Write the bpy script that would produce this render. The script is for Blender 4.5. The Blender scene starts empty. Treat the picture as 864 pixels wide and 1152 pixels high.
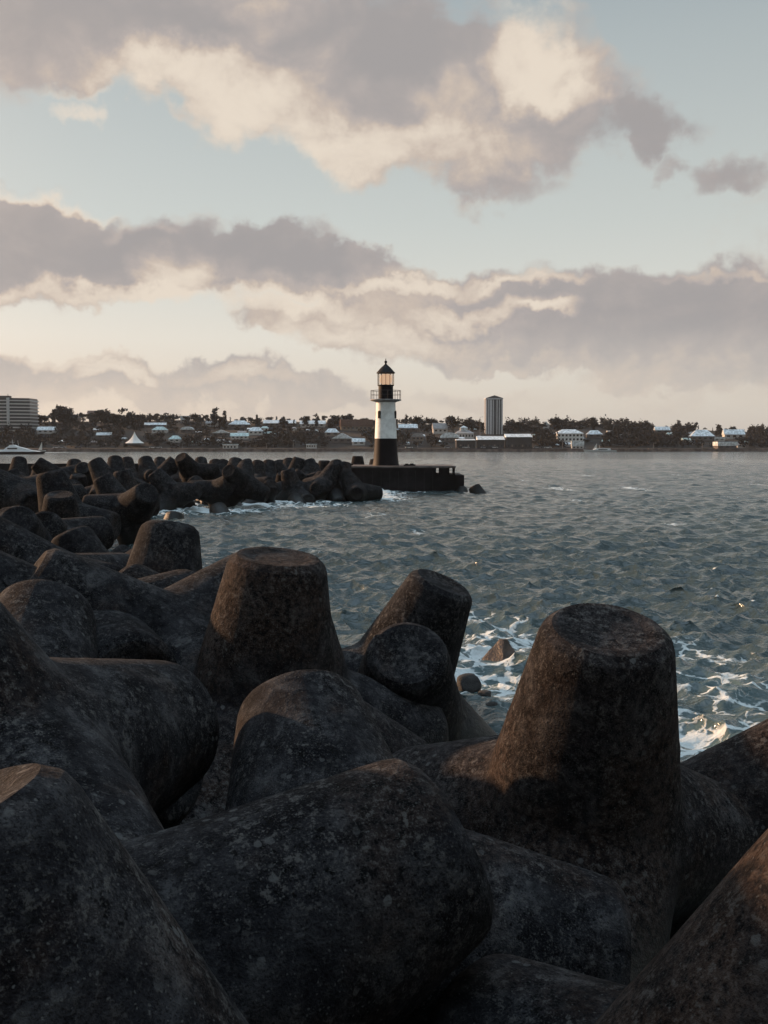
import bpy, bmesh, math, random
import numpy as np
from mathutils import Vector, Matrix, noise as mnoise

random.seed(7)
rng = np.random.default_rng(11)
scene = bpy.context.scene
COL = scene.collection
R = math.radians

# ------------------------------------------------------------------ camera
CAM_H = 4.2
FOC = 1150.0                      # focal length in pixels of the 864 x 1152 photograph
PITCH = math.atan(76 / FOC)
cam = bpy.data.cameras.new('camera')
cam.sensor_fit = 'VERTICAL'
cam.sensor_height = 36
cam.lens = 36 * FOC / 1152
cam.clip_start = 0.05
cam.clip_end = 20000
camo = bpy.data.objects.new('camera', cam)
camo.location = (0, 0, CAM_H)
camo.rotation_euler = (R(90) - PITCH, 0, 0)
COL.objects.link(camo)
scene.camera = camo


def ray(u, v):
    x = (u - 432) / FOC
    y = -(v - 576) / FOC
    c, s = math.cos(PITCH), math.sin(PITCH)
    return Vector((x, c + s * y, -s + c * y))


def at(u, v, Y):
    d = ray(u, v)
    t = Y / d.y
    return Vector((d.x * t, Y, CAM_H + d.z * t))


def sea_at(u, v):
    d = ray(u, v)
    t = -CAM_H / d.z
    return (d.x * t, d.y * t)


# ------------------------------------------------------------------ helpers
def tag(o, label=None, cat=None, group=None, kind=None):
    if label: o['label'] = label
    if cat: o['category'] = cat
    if group: o['group'] = group
    if kind: o['kind'] = kind
    return o


def empty(name, loc, rz=0.0):
    o = bpy.data.objects.new(name, None)
    o.location = loc
    o.rotation_euler = (0, 0, rz)
    o.empty_display_size = 0.3
    COL.objects.link(o)
    return o


def link(name, me, parent=None, loc=None):
    o = bpy.data.objects.new(name, me)
    if loc is not None: o.location = loc
    if parent is not None: o.parent = parent
    COL.objects.link(o)
    return o


class MB:
    """collects faces, then builds one mesh object"""
    def __init__(s):
        s.v = []; s.f = []

    def add(s, vs, fs):
        b = len(s.v)
        s.v += [tuple(p) for p in vs]
        s.f += [tuple(b + i for i in f) for f in fs]
        return s

    def box(s, c, d, rz=0.0, taper=1.0):
        cx, cy, cz = c; a, b, h = d[0] / 2, d[1] / 2, d[2] / 2
        vs = []
        for z, k in ((-h, 1.0), (h, taper)):
            for x, y in ((-a, -b), (a, -b), (a, b), (-a, b)):
                x *= k; y *= k
                vs.append((cx + x * math.cos(rz) - y * math.sin(rz), cy + x * math.sin(rz) + y * math.cos(rz), cz + z))
        return s.add(vs, [(3, 2, 1, 0), (4, 5, 6, 7), (0, 1, 5, 4), (1, 2, 6, 5), (2, 3, 7, 6), (3, 0, 4, 7)])

    def lathe(s, prof, n=32, c=(0, 0, 0), cap=True):
        vs = []; fs = []
        for r, z in prof:
            for i in range(n):
                a = 2 * math.pi * i / n
                vs.append((c[0] + r * math.cos(a), c[1] + r * math.sin(a), c[2] + z))
        m = len(prof)
        for j in range(m - 1):
            for i in range(n):
                k = (i + 1) % n
                fs.append((j * n + i, j * n + k, (j + 1) * n + k, (j + 1) * n + i))
        if cap:
            fs.append(tuple(reversed(range(n))))
            fs.append(tuple((m - 1) * n + i for i in range(n)))
        return s.add(vs, fs)

    def tube(s, p, q, r, n=8, r2=None):
        p = Vector(p); q = Vector(q); r2 = r if r2 is None else r2
        d = (q - p).normalized()
        x = d.orthogonal().normalized(); y = d.cross(x)
        vs = [p + (x * math.cos(2 * math.pi * i / n) + y * math.sin(2 * math.pi * i / n)) * r for i in range(n)]
        vs += [q + (x * math.cos(2 * math.pi * i / n) + y * math.sin(2 * math.pi * i / n)) * r2 for i in range(n)]
        fs = [(i, (i + 1) % n, n + (i + 1) % n, n + i) for i in range(n)]
        fs += [tuple(reversed(range(n))), tuple(range(n, 2 * n))]
        return s.add(vs, fs)

    def mesh(s, name, mat, smooth=False):
        me = bpy.data.meshes.new(name)
        me.from_pydata([tuple(p) for p in s.v], [], s.f)
        me.materials.append(mat)
        if smooth:
            me.polygons.foreach_set('use_smooth', [True] * len(me.polygons))
        me.update()
        return me

    def build(s, name, mat, parent=None, smooth=False, loc=None):
        me = s.mesh(name, mat, smooth)
        if smooth:
            try: me.set_sharp_from_angle(angle=R(40))
            except Exception: pass
        return link(name, me, parent, loc)


# ------------------------------------------------------------------ materials
def new_mat(name):
    m = bpy.data.materials.new(name)
    m.use_nodes = True
    nt = m.node_tree
    return m, nt, nt.nodes, nt.links, nt.nodes['Principled BSDF']


class G:
    """tiny node graph helper"""
    def __init__(s, nt): s.nt = nt; s.n = nt.nodes; s.l = nt.links

    def put(s, sock, v):
        if hasattr(v, 'is_output') or isinstance(v, bpy.types.NodeSocket): s.l.new(v, sock)
        else: sock.default_value = v

    def m(s, op, a, b=None, c=None, clamp=False):
        n = s.n.new('ShaderNodeMath'); n.operation = op; n.use_clamp = clamp
        s.put(n.inputs[0], a)
        if b is not None: s.put(n.inputs[1], b)
        if c is not None: s.put(n.inputs[2], c)
        return n.outputs[0]

    def vm(s, op, a, b=None, scale=None):
        n = s.n.new('ShaderNodeVectorMath'); n.operation = op
        s.put(n.inputs[0], a)
        if b is not None: s.put(n.inputs[1], b)
        if scale is not None: s.put(n.inputs['Scale'], scale)
        return n.outputs['Value'] if op in ('DOT_PRODUCT', 'LENGTH') else n.outputs[0]

    def noise(s, vec, scale, detail=4, rough=0.55, col=False, lac=2.0, dist=0.0, dim='3D'):
        n = s.n.new('ShaderNodeTexNoise'); n.noise_dimensions = dim
        n.inputs['Scale'].default_value = scale; n.inputs['Detail'].default_value = detail
        n.inputs['Roughness'].default_value = rough; n.inputs['Lacunarity'].default_value = lac
        n.inputs['Distortion'].default_value = dist
        if vec is not None: s.l.new(vec, n.inputs['Vector'])
        return n.outputs['Color' if col else 'Fac']

    def vor(s, vec, scale, feature='F1', rand=1.0):
        n = s.n.new('ShaderNodeTexVoronoi'); n.feature = feature
        n.inputs['Scale'].default_value = scale; n.inputs['Randomness'].default_value = rand
        if vec is not None: s.l.new(vec, n.inputs['Vector'])
        return n.outputs['Distance'], (n.outputs['Color'] if feature != 'DISTANCE_TO_EDGE' else None)

    def ramp(s, f, stops, interp='LINEAR'):
        n = s.n.new('ShaderNodeValToRGB'); n.color_ramp.interpolation = interp
        e = n.color_ramp.elements
        while len(e) < len(stops): e.new(0.5)
        for k, (p, c) in zip(e, stops):
            k.position = p
            if isinstance(c, (int, float)): c = (c, c, c)
            k.color = (c[0], c[1], c[2], 1)
        s.put(n.inputs[0], f)
        return n.outputs[0]

    def step(s, x, a, b):
        n = s.n.new('ShaderNodeMapRange'); n.interpolation_type = 'SMOOTHSTEP'
        s.put(n.inputs[0], x); s.put(n.inputs[1], a); s.put(n.inputs[2], b)
        n.inputs[3].default_value = 0; n.inputs[4].default_value = 1
        return n.outputs[0]

    def mix(s, f, a, b, mode='MIX'):
        n = s.n.new('ShaderNodeMix'); n.data_type = 'RGBA'; n.blend_type = mode; n.clamp_factor = True
        s.put(n.inputs[0], f)
        for k, v in ((6, a), (7, b)):
            if isinstance(v, tuple): v = (v[0], v[1], v[2], 1)
            s.put(n.inputs[k], v)
        return n.outputs[2]

    def bump(s, h, strength, dist, normal=None):
        n = s.n.new('ShaderNodeBump')
        n.inputs['Strength'].default_value = strength; n.inputs['Distance'].default_value = dist
        s.l.new(h, n.inputs['Height'])
        if normal is not None: s.l.new(normal, n.inputs['Normal'])
        return n.outputs[0]


def plain(name, col, rough=0.6, metal=0.0, var=0.25, scale=2.0, spec=0.3, bump=0.0):
    m, nt, N, Lk, b = new_mat(name)
    g = G(nt)
    tc = N.new('ShaderNodeTexCoord')
    f = g.noise(tc.outputs['Object'], scale, 5, 0.6)
    f2 = g.noise(tc.outputs['Object'], scale * 6, 3, 0.6)
    c = g.mix(g.step(f, 0.35, 0.65), tuple(x * (1 - var) for x in col), tuple(min(1, x * (1 + var)) for x in col))
    c = g.mix(g.m('MULTIPLY', g.step(f2, 0.55, 0.75), 0.4), c, tuple(x * (1 - var) * .8 for x in col))
    Lk.new(c, b.inputs['Base Color'])
    b.inputs['Roughness'].default_value = rough
    b.inputs['Metallic'].default_value = metal
    b.inputs['Specular IOR Level'].default_value = spec
    if bump: Lk.new(g.bump(f2, 0.6, bump), b.inputs['Normal'])
    return m


def concrete_mat():
    m, nt, N, Lk, b = new_mat('weathered_sea_concrete')
    g = G(nt)
    tc = N.new('ShaderNodeTexCoord')
    oi = N.new('ShaderNodeObjectInfo')
    off = N.new('ShaderNodeVectorMath'); off.operation = 'SCALE'
    cmb = N.new('ShaderNodeCombineXYZ')
    for i, k in enumerate((37.0, 91.0, 53.0)):
        Lk.new(g.m('MULTIPLY', oi.outputs['Random'], k), cmb.inputs[i])
    P = g.vm('ADD', tc.outputs['Object'], cmb.outputs[0])
    big = g.noise(P, 0.9, 3, 0.6)
    med = g.noise(P, 3.2, 4, 0.65, dist=0.4)
    fine = g.noise(P, 17, 4, 0.7)
    grit = g.noise(P, 75, 2, 0.7)
    # base greys, slightly violet / blue, in cloudy patches
    c = g.ramp(med, [(0.34, (0.010, 0.010, 0.014)), (0.48, (0.035, 0.035, 0.041)), (0.58, (0.065, 0.065, 0.072)), (0.70, (0.150, 0.149, 0.156))])
    # rusty brown algae areas
    sc_ = N.new('ShaderNodeSeparateColor'); Lk.new(oi.outputs['Color'], sc_.inputs[0])
    rusty = g.m('SUBTRACT', 1.0, sc_.outputs[0])          # some blocks carry more brown lichen than others
    c = g.mix(g.m('MULTIPLY', g.m('ADD', g.step(big, 0.50, 0.62), rusty), 0.28), c, g.ramp(fine, [(0.38, (0.022, 0.014, 0.011)), (0.62, (0.185, 0.110, 0.072))]))
    # weather streaks running down from the tops
    gp = N.new('ShaderNodeNewGeometry')
    stv = g.vm('MULTIPLY', gp.outputs['Position'], (4.0, 4.0, 0.55))
    streak = g.noise(stv, 1.0, 3, 0.6)
    c = g.mix(g.m('MULTIPLY', g.step(streak, 0.56, 0.68), 0.55), c, (0.008, 0.008, 0.009))
    # grain: strong in some places, weak in others
    patch = g.m('MULTIPLY_ADD', g.step(g.noise(P, 1.7, 2, 0.5), 0.38, 0.62), 0.7, 0.25)
    c = g.mix(g.m('MULTIPLY', g.step(fine, 0.54, 0.64), patch), c, (0.185, 0.178, 0.172))
    c = g.mix(g.m('MULTIPLY', g.step(fine, 0.47, 0.38), patch), c, (0.006, 0.006, 0.007))
    c = g.mix(g.m('MULTIPLY', g.step(grit, 0.56, 0.66), g.m('MULTIPLY', patch, 0.5)), c, (0.21, 0.20, 0.19))
    c = g.mix(g.m('MULTIPLY', g.step(grit, 0.46, 0.36), 0.6), c, (0.004, 0.004, 0.005))
    # pale lichen discs, clustered
    warp = g.vm('ADD', P, g.vm('SCALE', g.noise(P, 22, 3, 0.6, col=True), scale=0.035))
    d1, c1 = g.vor(warp, 15)
    sel = N.new('ShaderNodeSeparateColor'); Lk.new(c1, sel.inputs[0])
    cluster = g.step(g.noise(P, 2.1, 3, 0.6), 0.48, 0.66)
    spot = g.m('MULTIPLY', g.step(d1, 0.42, 0.30), g.step(sel.outputs[0], 0.80, 0.86))
    spot = g.m('MULTIPLY', spot, g.m('ADD', cluster, 0.10))
    c = g.mix(g.m('MULTIPLY', spot, 0.8), c, (0.20, 0.20, 0.20))
    d2, c2 = g.vor(warp, 48)
    sel2 = N.new('ShaderNodeSeparateColor'); Lk.new(c2, sel2.inputs[0])
    sp2 = g.m('MULTIPLY', g.step(d2, 0.32, 0.2), g.step(sel2.outputs[1], 0.75, 0.85))
    c = g.mix(g.m('MULTIPLY', sp2, 0.6), c, (0.22, 0.22, 0.215))
    # darker, wetter towards the sea level: real tide mark (world height)
    geo = N.new('ShaderNodeNewGeometry')
    sx = N.new('ShaderNodeSeparateXYZ'); Lk.new(geo.outputs['Position'], sx.inputs[0])
    wet = g.step(g.m('ADD', sx.outputs[2], g.m('MULTIPLY', med, 0.8)), 1.25, 0.65)
    c = g.mix(g.m('MULTIPLY', wet, 0.75), c, (0.008, 0.010, 0.007))
    bright = N.new('ShaderNodeHueSaturation')
    Lk.new(c, bright.inputs['Color'])
    Lk.new(g.m('ADD', g.m('MULTIPLY', oi.outputs['Random'], 0.16), CONC), bright.inputs['Value'])
    Lk.new(bright.outputs[0], b.inputs['Base Color'])
    Lk.new(g.m('SUBTRACT', 0.92, g.m('MULTIPLY', wet, 0.45)), b.inputs['Roughness'])
    Lk.new(g.m('MULTIPLY_ADD', wet, 0.2, 0.08), b.inputs['Specular IOR Level'])
    # pits
    pit = g.step(g.vor(warp, 30)[0], 0.0, 0.30)
    h = g.m('ADD', g.m('MULTIPLY', fine, 1.0), g.m('MULTIPLY', grit, 0.35))
    h = g.m('ADD', h, g.m('MULTIPLY', pit, 0.16))
    h = g.m('ADD', h, g.m('MULTIPLY', med, 1.6))
    h = g.m('ADD', h, g.m('MULTIPLY', spot, 0.10))
    Lk.new(g.bump(h, 0.75, 0.022), b.inputs['Normal'])
    return m


CONC = 0.285
M_CONC = concrete_mat()

# ------------------------------------------------------------------ tetrapod mesh
LEG = 1.95; REND = 0.505; KT = 0.20; R0 = REND + KT * LEG


def tetrapod_mesh(name, naz, nring, seed, noise_amp=0.012):
    axes = [Vector((0, 0, 1))]
    for k in range(3):
        a = 2 * math.pi * k / 3
        axes.append(Vector((math.cos(a) * 0.942809, math.sin(a) * 0.942809, -1 / 3)))
    A = np.array([tuple(a) for a in axes])
    V = []; Fc = []; seam = []
    prof = [(LEG - 0.020, 0.0), (LEG - 0.019, 0.14), (LEG - 0.017, 0.27), (LEG - 0.012, 0.32), (LEG - 0.001, 0.345), (LEG, 0.405), (LEG, 0.432),
            (LEG - 0.012, 0.446), (LEG - 0.030, 0.467), (LEG - 0.048, 0.489), (LEG - 0.058, 0.500), (LEG - 0.070, 0.508), (LEG - 0.13, R0 - KT * (LEG - .13))]
    ex = []
    for i in range(4):
        a = axes[i]; nb = axes[(i + 1) % 4]
        e = (nb - a * nb.dot(a)).normalized(); f = a.cross(e)
        base = len(V)
        rings = []
        for j, (s_, r_) in enumerate(prof):
            ring = []
            cnt = 1 if r_ == 0 else naz
            for q in range(cnt):
                ph = 2 * math.pi * q / naz
                ring.append(len(V)); V.append(a * s_ + (e * math.cos(ph) + f * math.sin(ph)) * r_); seam.append(0.0)
            rings.append(ring)
        s_top = prof[-1][0]
        for j in range(1, nring + 1):
            ring = []
            fr = j / nring
            for q in range(naz):
                ph = 2 * math.pi * q / naz
                p3 = (ph + math.pi / 3) % (2 * math.pi / 3) - math.pi / 3
                sb = R0 / (1.41421 / math.cos(p3) + KT)
                s_ = s_top + (sb - s_top) * fr
                r_ = R0 - KT * s_
                ring.append(len(V)); V.append(a * s_ + (e * math.cos(ph) + f * math.sin(ph)) * r_)
                on_line = (q % (naz // 3)) == (naz // 6) and (mnoise.noise(Vector((s_ * 2.3, q, seed))) > -0.25)
                seam.append(1.0 if on_line else (0.8 if j == int(nring * 0.62) and (seed + i) % 2 else 0.0))
            rings.append(ring)
        for j in range(len(rings) - 1):
            r1, r2 = rings[j], rings[j + 1]
            for q in range(naz):
                k = (q + 1) % naz
                if len(r1) == 1: Fc.append((r1[0], r2[q], r2[k]))
                else: Fc.append((r1[q], r2[q], r2[k], r1[k]))
    P = np.array([tuple(p) for p in V])
    # fillet at the joints: smooth maximum of the four cones along every ray
    t = np.linalg.norm(P, axis=1); D = P / t[:, None]
    cs = D @ A.T; sn = np.sqrt(np.maximum(0, 1 - cs ** 2))
    own = np.argmax(cs, axis=1)
    den = sn + KT * cs
    ti = np.where(cs > 0.0, R0 / np.maximum(den, 0.05), R0 * 0.9)
    order = np.argsort(-cs, axis=1)
    K = 0.06
    cur = t.copy()
    for k in (1, 2):
        o = ti[np.arange(len(t)), order[:, k]]
        h = np.maximum(K - np.abs(cur - o), 0)
        cur = np.maximum(cur, np.minimum(o, cur)) + h * h / (4 * K)
    P = D * cur[:, None]
    # hand cast unevenness
    Nn = np.array([mnoise.noise(Vector(p) * 1.6 + Vector((seed * 13.1, 0, 0))) + 0.5 * mnoise.noise(Vector(p) * 5 + Vector((seed * 3.7, 5, 0))) for p in P])
    P = P + D * (Nn * noise_amp)[:, None]
    if naz > 40:
        P = P + D * (np.array(seam) * 0.007)[:, None]
    bm = bmesh.new()
    vs = [bm.verts.new(p) for p in P]
    for f in Fc:
        try: bm.faces.new([vs[k] for k in f])
        except ValueError: pass
    bmesh.ops.remove_doubles(bm, verts=bm.verts, dist=0.004)
    bmesh.ops.recalc_face_normals(bm, faces=bm.faces)
    me = bpy.data.meshes.new(name)
    bm.to_mesh(me); bm.free()
    me.polygons.foreach_set('use_smooth', [True] * len(me.polygons))
    me.materials.append(M_CONC)
    me.set_sharp_from_angle(angle=R(27))
    return me


tet_hi = [tetrapod_mesh('tetrapod', 96, 34, s, 0.008) for s in (1, 2, 3)]
tet_lo = [tetrapod_mesh('tetrapod', 36, 10, s, 0.012) for s in (4, 5, 6)]

# each unit: centre, direction of its first leg, turn about that leg, label
# <T>
TETRAPODS = [
    ((1.892, 4.172, 0.676), (-0.7624, 0.6329, 0.1347), 267, 'black tetrapod leg across the bottom edge under the corner tetrapod'),
    ((0.285, 14.045, 0.249), (0.0019, -0.7239, 0.6899), 90, 'tetrapod with a round black disc facing the camera, in front of the right leaning one'),
    ((-1.14, 12.133, 0.816), (0.9049, 0.3653, -0.2183), 93, 'long dark tetrapod arm lying behind the stubby grey leg, blunt end to the right'),
    ((1.625, 8.465, 0.927), (0.0577, -0.3131, 0.948), 132, 'big upright tetrapod at right with a round flat top and rusty left flank'),
    ((-1.328, 4.773, 1.313), (0.8611, 0.3222, 0.3932), 15, 'huge lichen-spotted tetrapod lying across the bottom centre, its blunt leg end pointing right'),
    ((-0.924, 3.551, 1.058), (-0.3624, -0.0192, 0.9318), 84, 'nearest tetrapod in the bottom left corner, its pale flat leg end at the left edge'),
    ((-0.321, 6.947, 0.858), (-0.2029, 0.7746, 0.599), 51, 'stubby grey tetrapod leg rising just behind the huge lying one'),
    ((-1.334, 10.902, 1.099), (0.1135, -0.1072, 0.9877), 327, 'tall upright tetrapod left of centre with brown sunlit left flank'),
    ((0.121, 15.721, 0.347), (0.4022, -0.1458, 0.9039), 15, 'tetrapod at mid right leaning right with a flat top, standing against the water'),
    ((2.851, 9.519, 0.132), (0.7516, -0.0507, 0.6576), 117, 'brown tetrapod leg rising to the right edge behind the big upright one'),
    ((1.284, 3.85, 0.948), (0.432, -0.055, 0.9002), 114, 'tetrapod in the bottom right corner with one leg lit orange brown'),
    ((-2.626, 6.481, 1.952), (0.4696, 0.8829, -0.0043), 72, 'large black tetrapod at left with a blunt arm pointing right beside the tall upright one'),
    ((-3.466, 9.214, 1.273), (-0.0611, 0.7916, 0.6079), 33, 'rounded grey tetrapod leg end at the left edge under the long ridge'),
    ((-2.631, 12.213, 1.495), (-0.7646, -0.2854, 0.5778), 3, 'tetrapod with a long straight ridge running down to the right from its sunlit rim'),
    ((-2.319, 14.086, 0.97), (-0.7785, 0.0958, 0.6203), 48, 'mostly hidden tetrapod leg showing between the long ridge and the upright domed one'),
    ((-3.6, 12.06, 1.554), (0.564, 0.7795, 0.2725), 48, 'dark tetrapod leg pointing right below the upright domed one at left'),
    ((-3.972, 17.669, 0.889), (0.0832, 0.2713, 0.9589), 66, 'upright domed tetrapod at left standing clear against the grey water'),
    ((-6.85, 24.596, 0.302), (-0.4334, 0.1617, 0.8866), 285, 'domed tetrapod at left with a thin orange rim, below the flat topped pair'),
    ((-10.061, 30.559, 1.095), (0.7295, 0.6543, 0.1991), 270, 'dark blunt tetrapod stub pointing right over the water gap at left'),
    ((-9.376, 32.892, -0.809), (0.5548, 0.3944, 0.7326), 141, 'low black tetrapod leg tip tucked left of the upright domed one'),
    ((-10.244, 28.916, 1.137), (0.2107, -0.8257, 0.5232), 15, 'tetrapod at the left edge with a round black leg end facing the camera'),
    ((-14.231, 42.128, 0.081), (-0.3373, 0.2068, 0.9184), 309, 'grey rounded tetrapod leg behind the round black leg end at the left edge'),
    ((-5.981, 18.672, 1.325), (-0.7543, -0.097, 0.6493), 273, 'tetrapod leg sloping in from the left edge above the grey rounded leg end'),
    ((-11.161, 35.283, 0.618), (0.059, -0.2412, 0.9687), 99, 'flat topped upright tetrapod at left with a bright golden left edge'),
    ((-11.574, 37.029, 1.335), (-0.2848, 0.0427, 0.9577), 330, 'tilted blocky tetrapod leg just behind the flat topped one, with a thin golden edge'),
    ((-14.23, 39.968, 1.971), (-0.8013, -0.1531, 0.5783), 12, 'tetrapod leg sloping up to the left edge beside the tilted blocky one'),
    ((-27.183, 75.886, 1.401), (-0.0772, 0.4502, 0.8896), 213, 'domed tetrapod leg right below the white motor yacht'),
    ((-23.121, 72.396, 1.648), (-0.707, -0.2292, 0.669), 9, 'small tetrapod leaning left, next right of the dome under the yacht'),
    ((-22.803, 64.111, 0.761), (-0.3287, -0.0969, 0.9394), 300, 'low dark tetrapod at the left edge below the yacht hull'),
    ((-22.967, 75.775, 1.264), (-0.1197, 0.5004, 0.8575), 210, 'dark domed tetrapod leg against the water, left of the leaning grey one'),
    ((-21.496, 73.572, 1.582), (0.1584, -0.8449, 0.511), 147, 'small black round leg end of a tetrapod facing the camera in the back row'),
    ((-18.181, 67.456, 1.488), (-0.5103, 0.1378, 0.8489), 351, 'grey tetrapod leaning left in the back row above the steep grey leg'),
    ((-15.679, 47.0, 1.391), (0.861, 0.4449, 0.2465), 159, 'smooth dark tetrapod arm lying behind the golden edged upright one'),
    ((-10.705, 42.876, 1.286), (-0.9682, -0.1855, 0.1676), 276, 'horizontal tetrapod arm just right of the golden edged upright one'),
    ((-13.517, 52.308, 0.858), (-0.481, -0.0152, 0.8766), 0, 'steep grey tetrapod leg leaning left, its foot in white foam'),
    ((-18.482, 66.836, 0.793), (0.2169, 0.4339, 0.8745), 150, 'short tetrapod stub with a sunlit corner peeking over the steep grey leg'),
    ((-15.122, 60.613, 0.77), (-0.2073, -0.0286, 0.9779), 51, 'tetrapod with a pointed leg up and a blunt dark arm to the right'),
    ((-19.929, 75.862, 1.492), (-0.1221, 0.4648, 0.877), 21, 'tall black dome of a tetrapod in the back row left of the white tent'),
    ((-22.833, 91.221, 1.215), (-0.1471, 0.4593, 0.876), 189, 'small black dome of a tetrapod under the left side of the white tent'),
    ((-17.365, 75.872, 1.497), (-0.2917, 0.457, 0.8403), 195, 'pyramid shaped tetrapod in the back row right under the white tent'),
    ((-20.799, 95.037, 1.16), (-0.1029, 0.4703, 0.8765), 207, 'narrow black tetrapod dome in the back row right of the white tent'),
    ((-17.877, 81.996, 1.391), (0.5596, 0.1263, 0.8191), 147, 'tetrapod leg in the back row tipping to the right'),
    ((-15.836, 81.304, 1.216), (0.0992, 0.4788, 0.8723), 15, 'pale grey tetrapod leg flaring to the left in the back row'),
    ((-13.667, 65.779, 0.846), (-0.5813, -0.0196, 0.8135), 315, 'dark grey tetrapod sloping down right behind the black disc'),
    ((-14.48, 67.41, 0.261), (0.129, -0.9021, 0.4118), 357, 'tetrapod with a black disc facing the camera just above the water gap'),
    ((-15.286, 72.17, -0.42), (-0.9429, -0.2102, 0.2584), 270, 'low black tetrapod arm just above the water left of the disc'),
    ((-18.504, 64.401, -0.799), (0.8854, -0.3396, 0.3176), 255, 'stubby black tetrapod block standing in the foam at left'),
    ((-11.904, 56.535, -1.448), (0.0791, 0.4272, 0.9007), 129, 'low dark dome of a tetrapod just behind the upright domed one'),
    ((-16.315, 91.192, 1.214), (-0.0848, 0.474, 0.8765), 45, 'upright black tetrapod dome beside the pale flaring leg'),
    ((-11.589, 76.921, 0.951), (-0.7579, -0.1124, 0.6426), 300, 'black tetrapod sloping down right of the upright dome'),
    ((-11.052, 67.952, 0.986), (-0.9686, -0.178, 0.1735), 153, 'tetrapod with a long concave arm reaching left to the splash'),
    ((-9.464, 67.917, 1.565), (0.9014, -0.1779, -0.3948), 156, 'sprawling tetrapod with a humped back and a blunt end dipping into the surf'),
    ((-10.253, 81.254, 1.095), (0.0933, 0.4994, 0.8613), 207, 'tetrapod with a domed leg up and a black arm reaching right'),
    ((-14.228, 76.393, 1.932), (0.9716, 0.1606, 0.1736), 246, 'low grey tetrapod arm lying under the pier wall'),
    ((-11.249, 75.875, 1.341), (0.0936, 0.4536, 0.8863), 339, 'curved black tetrapod leg over the pier wall with a pale sliver beside it'),
    ((-9.997, 77.717, 0.783), (0.785, -0.5498, 0.2857), 150, 'black round tetrapod end under the domed one by the pier wall'),
    ((-9.71, 62.67, -1.112), (-0.3765, 0.5653, 0.734), 159, 'wet black tetrapod end awash in the surf, larger of a pair'),
    ((-10.965, 68.32, -1.167), (0.1842, 0.6508, 0.7366), 150, 'wet black tetrapod end awash in the surf, smaller of a pair'),
    ((-10.462, 104.745, 0.709), (0.0037, -0.0375, 0.9993), 339, 'small square topped tetrapod leg over the pier wall, left of its domed neighbour'),
    ((-8.83, 95.012, 1.078), (-0.0446, 0.4803, 0.876), 354, 'small domed tetrapod leg over the pier wall, right of the square topped one'),
    ((-7.814, 88.58, 1.166), (0.2596, -0.001, 0.9657), 162, 'tall tetrapod leg leaning right over the pier wall'),
    ((-5.364, 92.177, 0.814), (0.0021, -0.0367, 0.9993), 318, 'flat topped tetrapod stub alone above the pier wall'),
    ((-4.428, 76.497, 1.124), (0.4929, 0.1252, 0.861), 156, 'tetrapod leg bending up to the right below the pier wall top'),
    ((-2.057, 76.025, 0.569), (-0.4837, 0.3451, 0.8043), 33, 'black rounded tetrapod in the shade of the lighthouse pier'),
    ((-3.827, 76.682, 0.321), (-0.2598, 0.0104, 0.9656), 15, 'grey tetrapod with a leg sweeping down right to the surf by the pier'),
    ((-5.435, 82.319, -0.032), (-0.2529, -0.0781, 0.9643), 279, 'dark humped tetrapod in the middle of the pile by the pier'),
    ((-5.433, 76.783, 0.535), (-0.9745, -0.0844, 0.2077), 3, 'low arched tetrapod arm at the waterline by the surf'),
    ((-6.76, 76.713, 0.454), (-0.2599, -0.0012, 0.9656), 36, 'dark rounded tetrapod leg just below the pier wall coping'),
    ((-5.867, 72.963, -1.04), (-0.3327, 0.5852, 0.7395), 156, 'half round tetrapod end in the surf with a thin orange rim'),
    ((-5.843, 83.9, -1.553), (-0.0426, 0.6118, 0.7899), 147, 'small black tetrapod end breaking the surf beside the half round one'),
    ((-2.042, 87.792, -1.85), (-0.1759, 0.2993, 0.9378), 72, 'pointed tetrapod tip in the surf at the foot of the pier'),
    ((-2.6, 100.189, 1.123), (0.018, -0.0232, 0.9996), 207, 'tall upright tetrapod just left of the lighthouse'),
    ((-1.153, 120.666, 0.539), (-0.0026, 0.273, 0.962), 57, 'small dark tetrapod leg tip touching the lighthouse foot'),
    ((-0.572, 95.047, -1.514), (-0.4757, 0.3696, 0.7982), 183, 'low grey tetrapod end at the pier foot beside the pointed tip'),
    ((8.632, 87.932, -1.088), (-0.4423, 0.2485, 0.8618), 33, 'last tetrapod tip in the sea off the right end of the pier'),
    ((7.046, 91.035, -1.436), (-0.044, 0.4652, 0.8841), 357, 'low tetrapod tip against the right corner of the pier'),
    ((-14.345, 87.904, 1.003), (-0.1388, 0.3383, 0.9307), 78, 'low domed tetrapod against the pier wall, second right of the upright black dome'),
    ((-14.236, 87.624, 1.095), (0.2392, 0.4789, 0.8447), 168, 'small tetrapod leaning right against the pier wall under the white kiosk'),
    ((-11.437, 87.939, 1.059), (-0.2888, 0.3201, 0.9023), 54, 'slim tetrapod leg against the pier wall between the curved and the domed ones'),
    ((-9.981, 87.693, 0.995), (0.0298, 0.4434, 0.8958), 183, 'low tetrapod dome against the pier wall right of the domed leg with a black arm'),
    ((-8.847, 91.666, 0.981), (-0.5093, 0.2203, 0.8319), 30, 'tetrapod leg leaning left against the pier wall, near the square topped one'),
    ((-5.862, 87.918, 1.107), (-0.3467, 0.3311, 0.8776), 45, 'tetrapod dome against the pier wall just right of the tall leaning leg'),
    ((-6.867, 87.792, 1.014), (0.4447, 0.3877, 0.8075), 162, 'short tetrapod leg leaning right below the lone flat topped stub'),
    ((-3.96, 87.713, 0.995), (-0.0994, 0.4332, 0.8958), 186, 'tetrapod dome against the pier wall between the flat stub and the lighthouse'),
    ((-3.6, 87.837, 0.796), (0.1497, 0.3646, 0.919), 120, 'last small tetrapod dome before the tall upright one by the lighthouse'),
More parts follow.
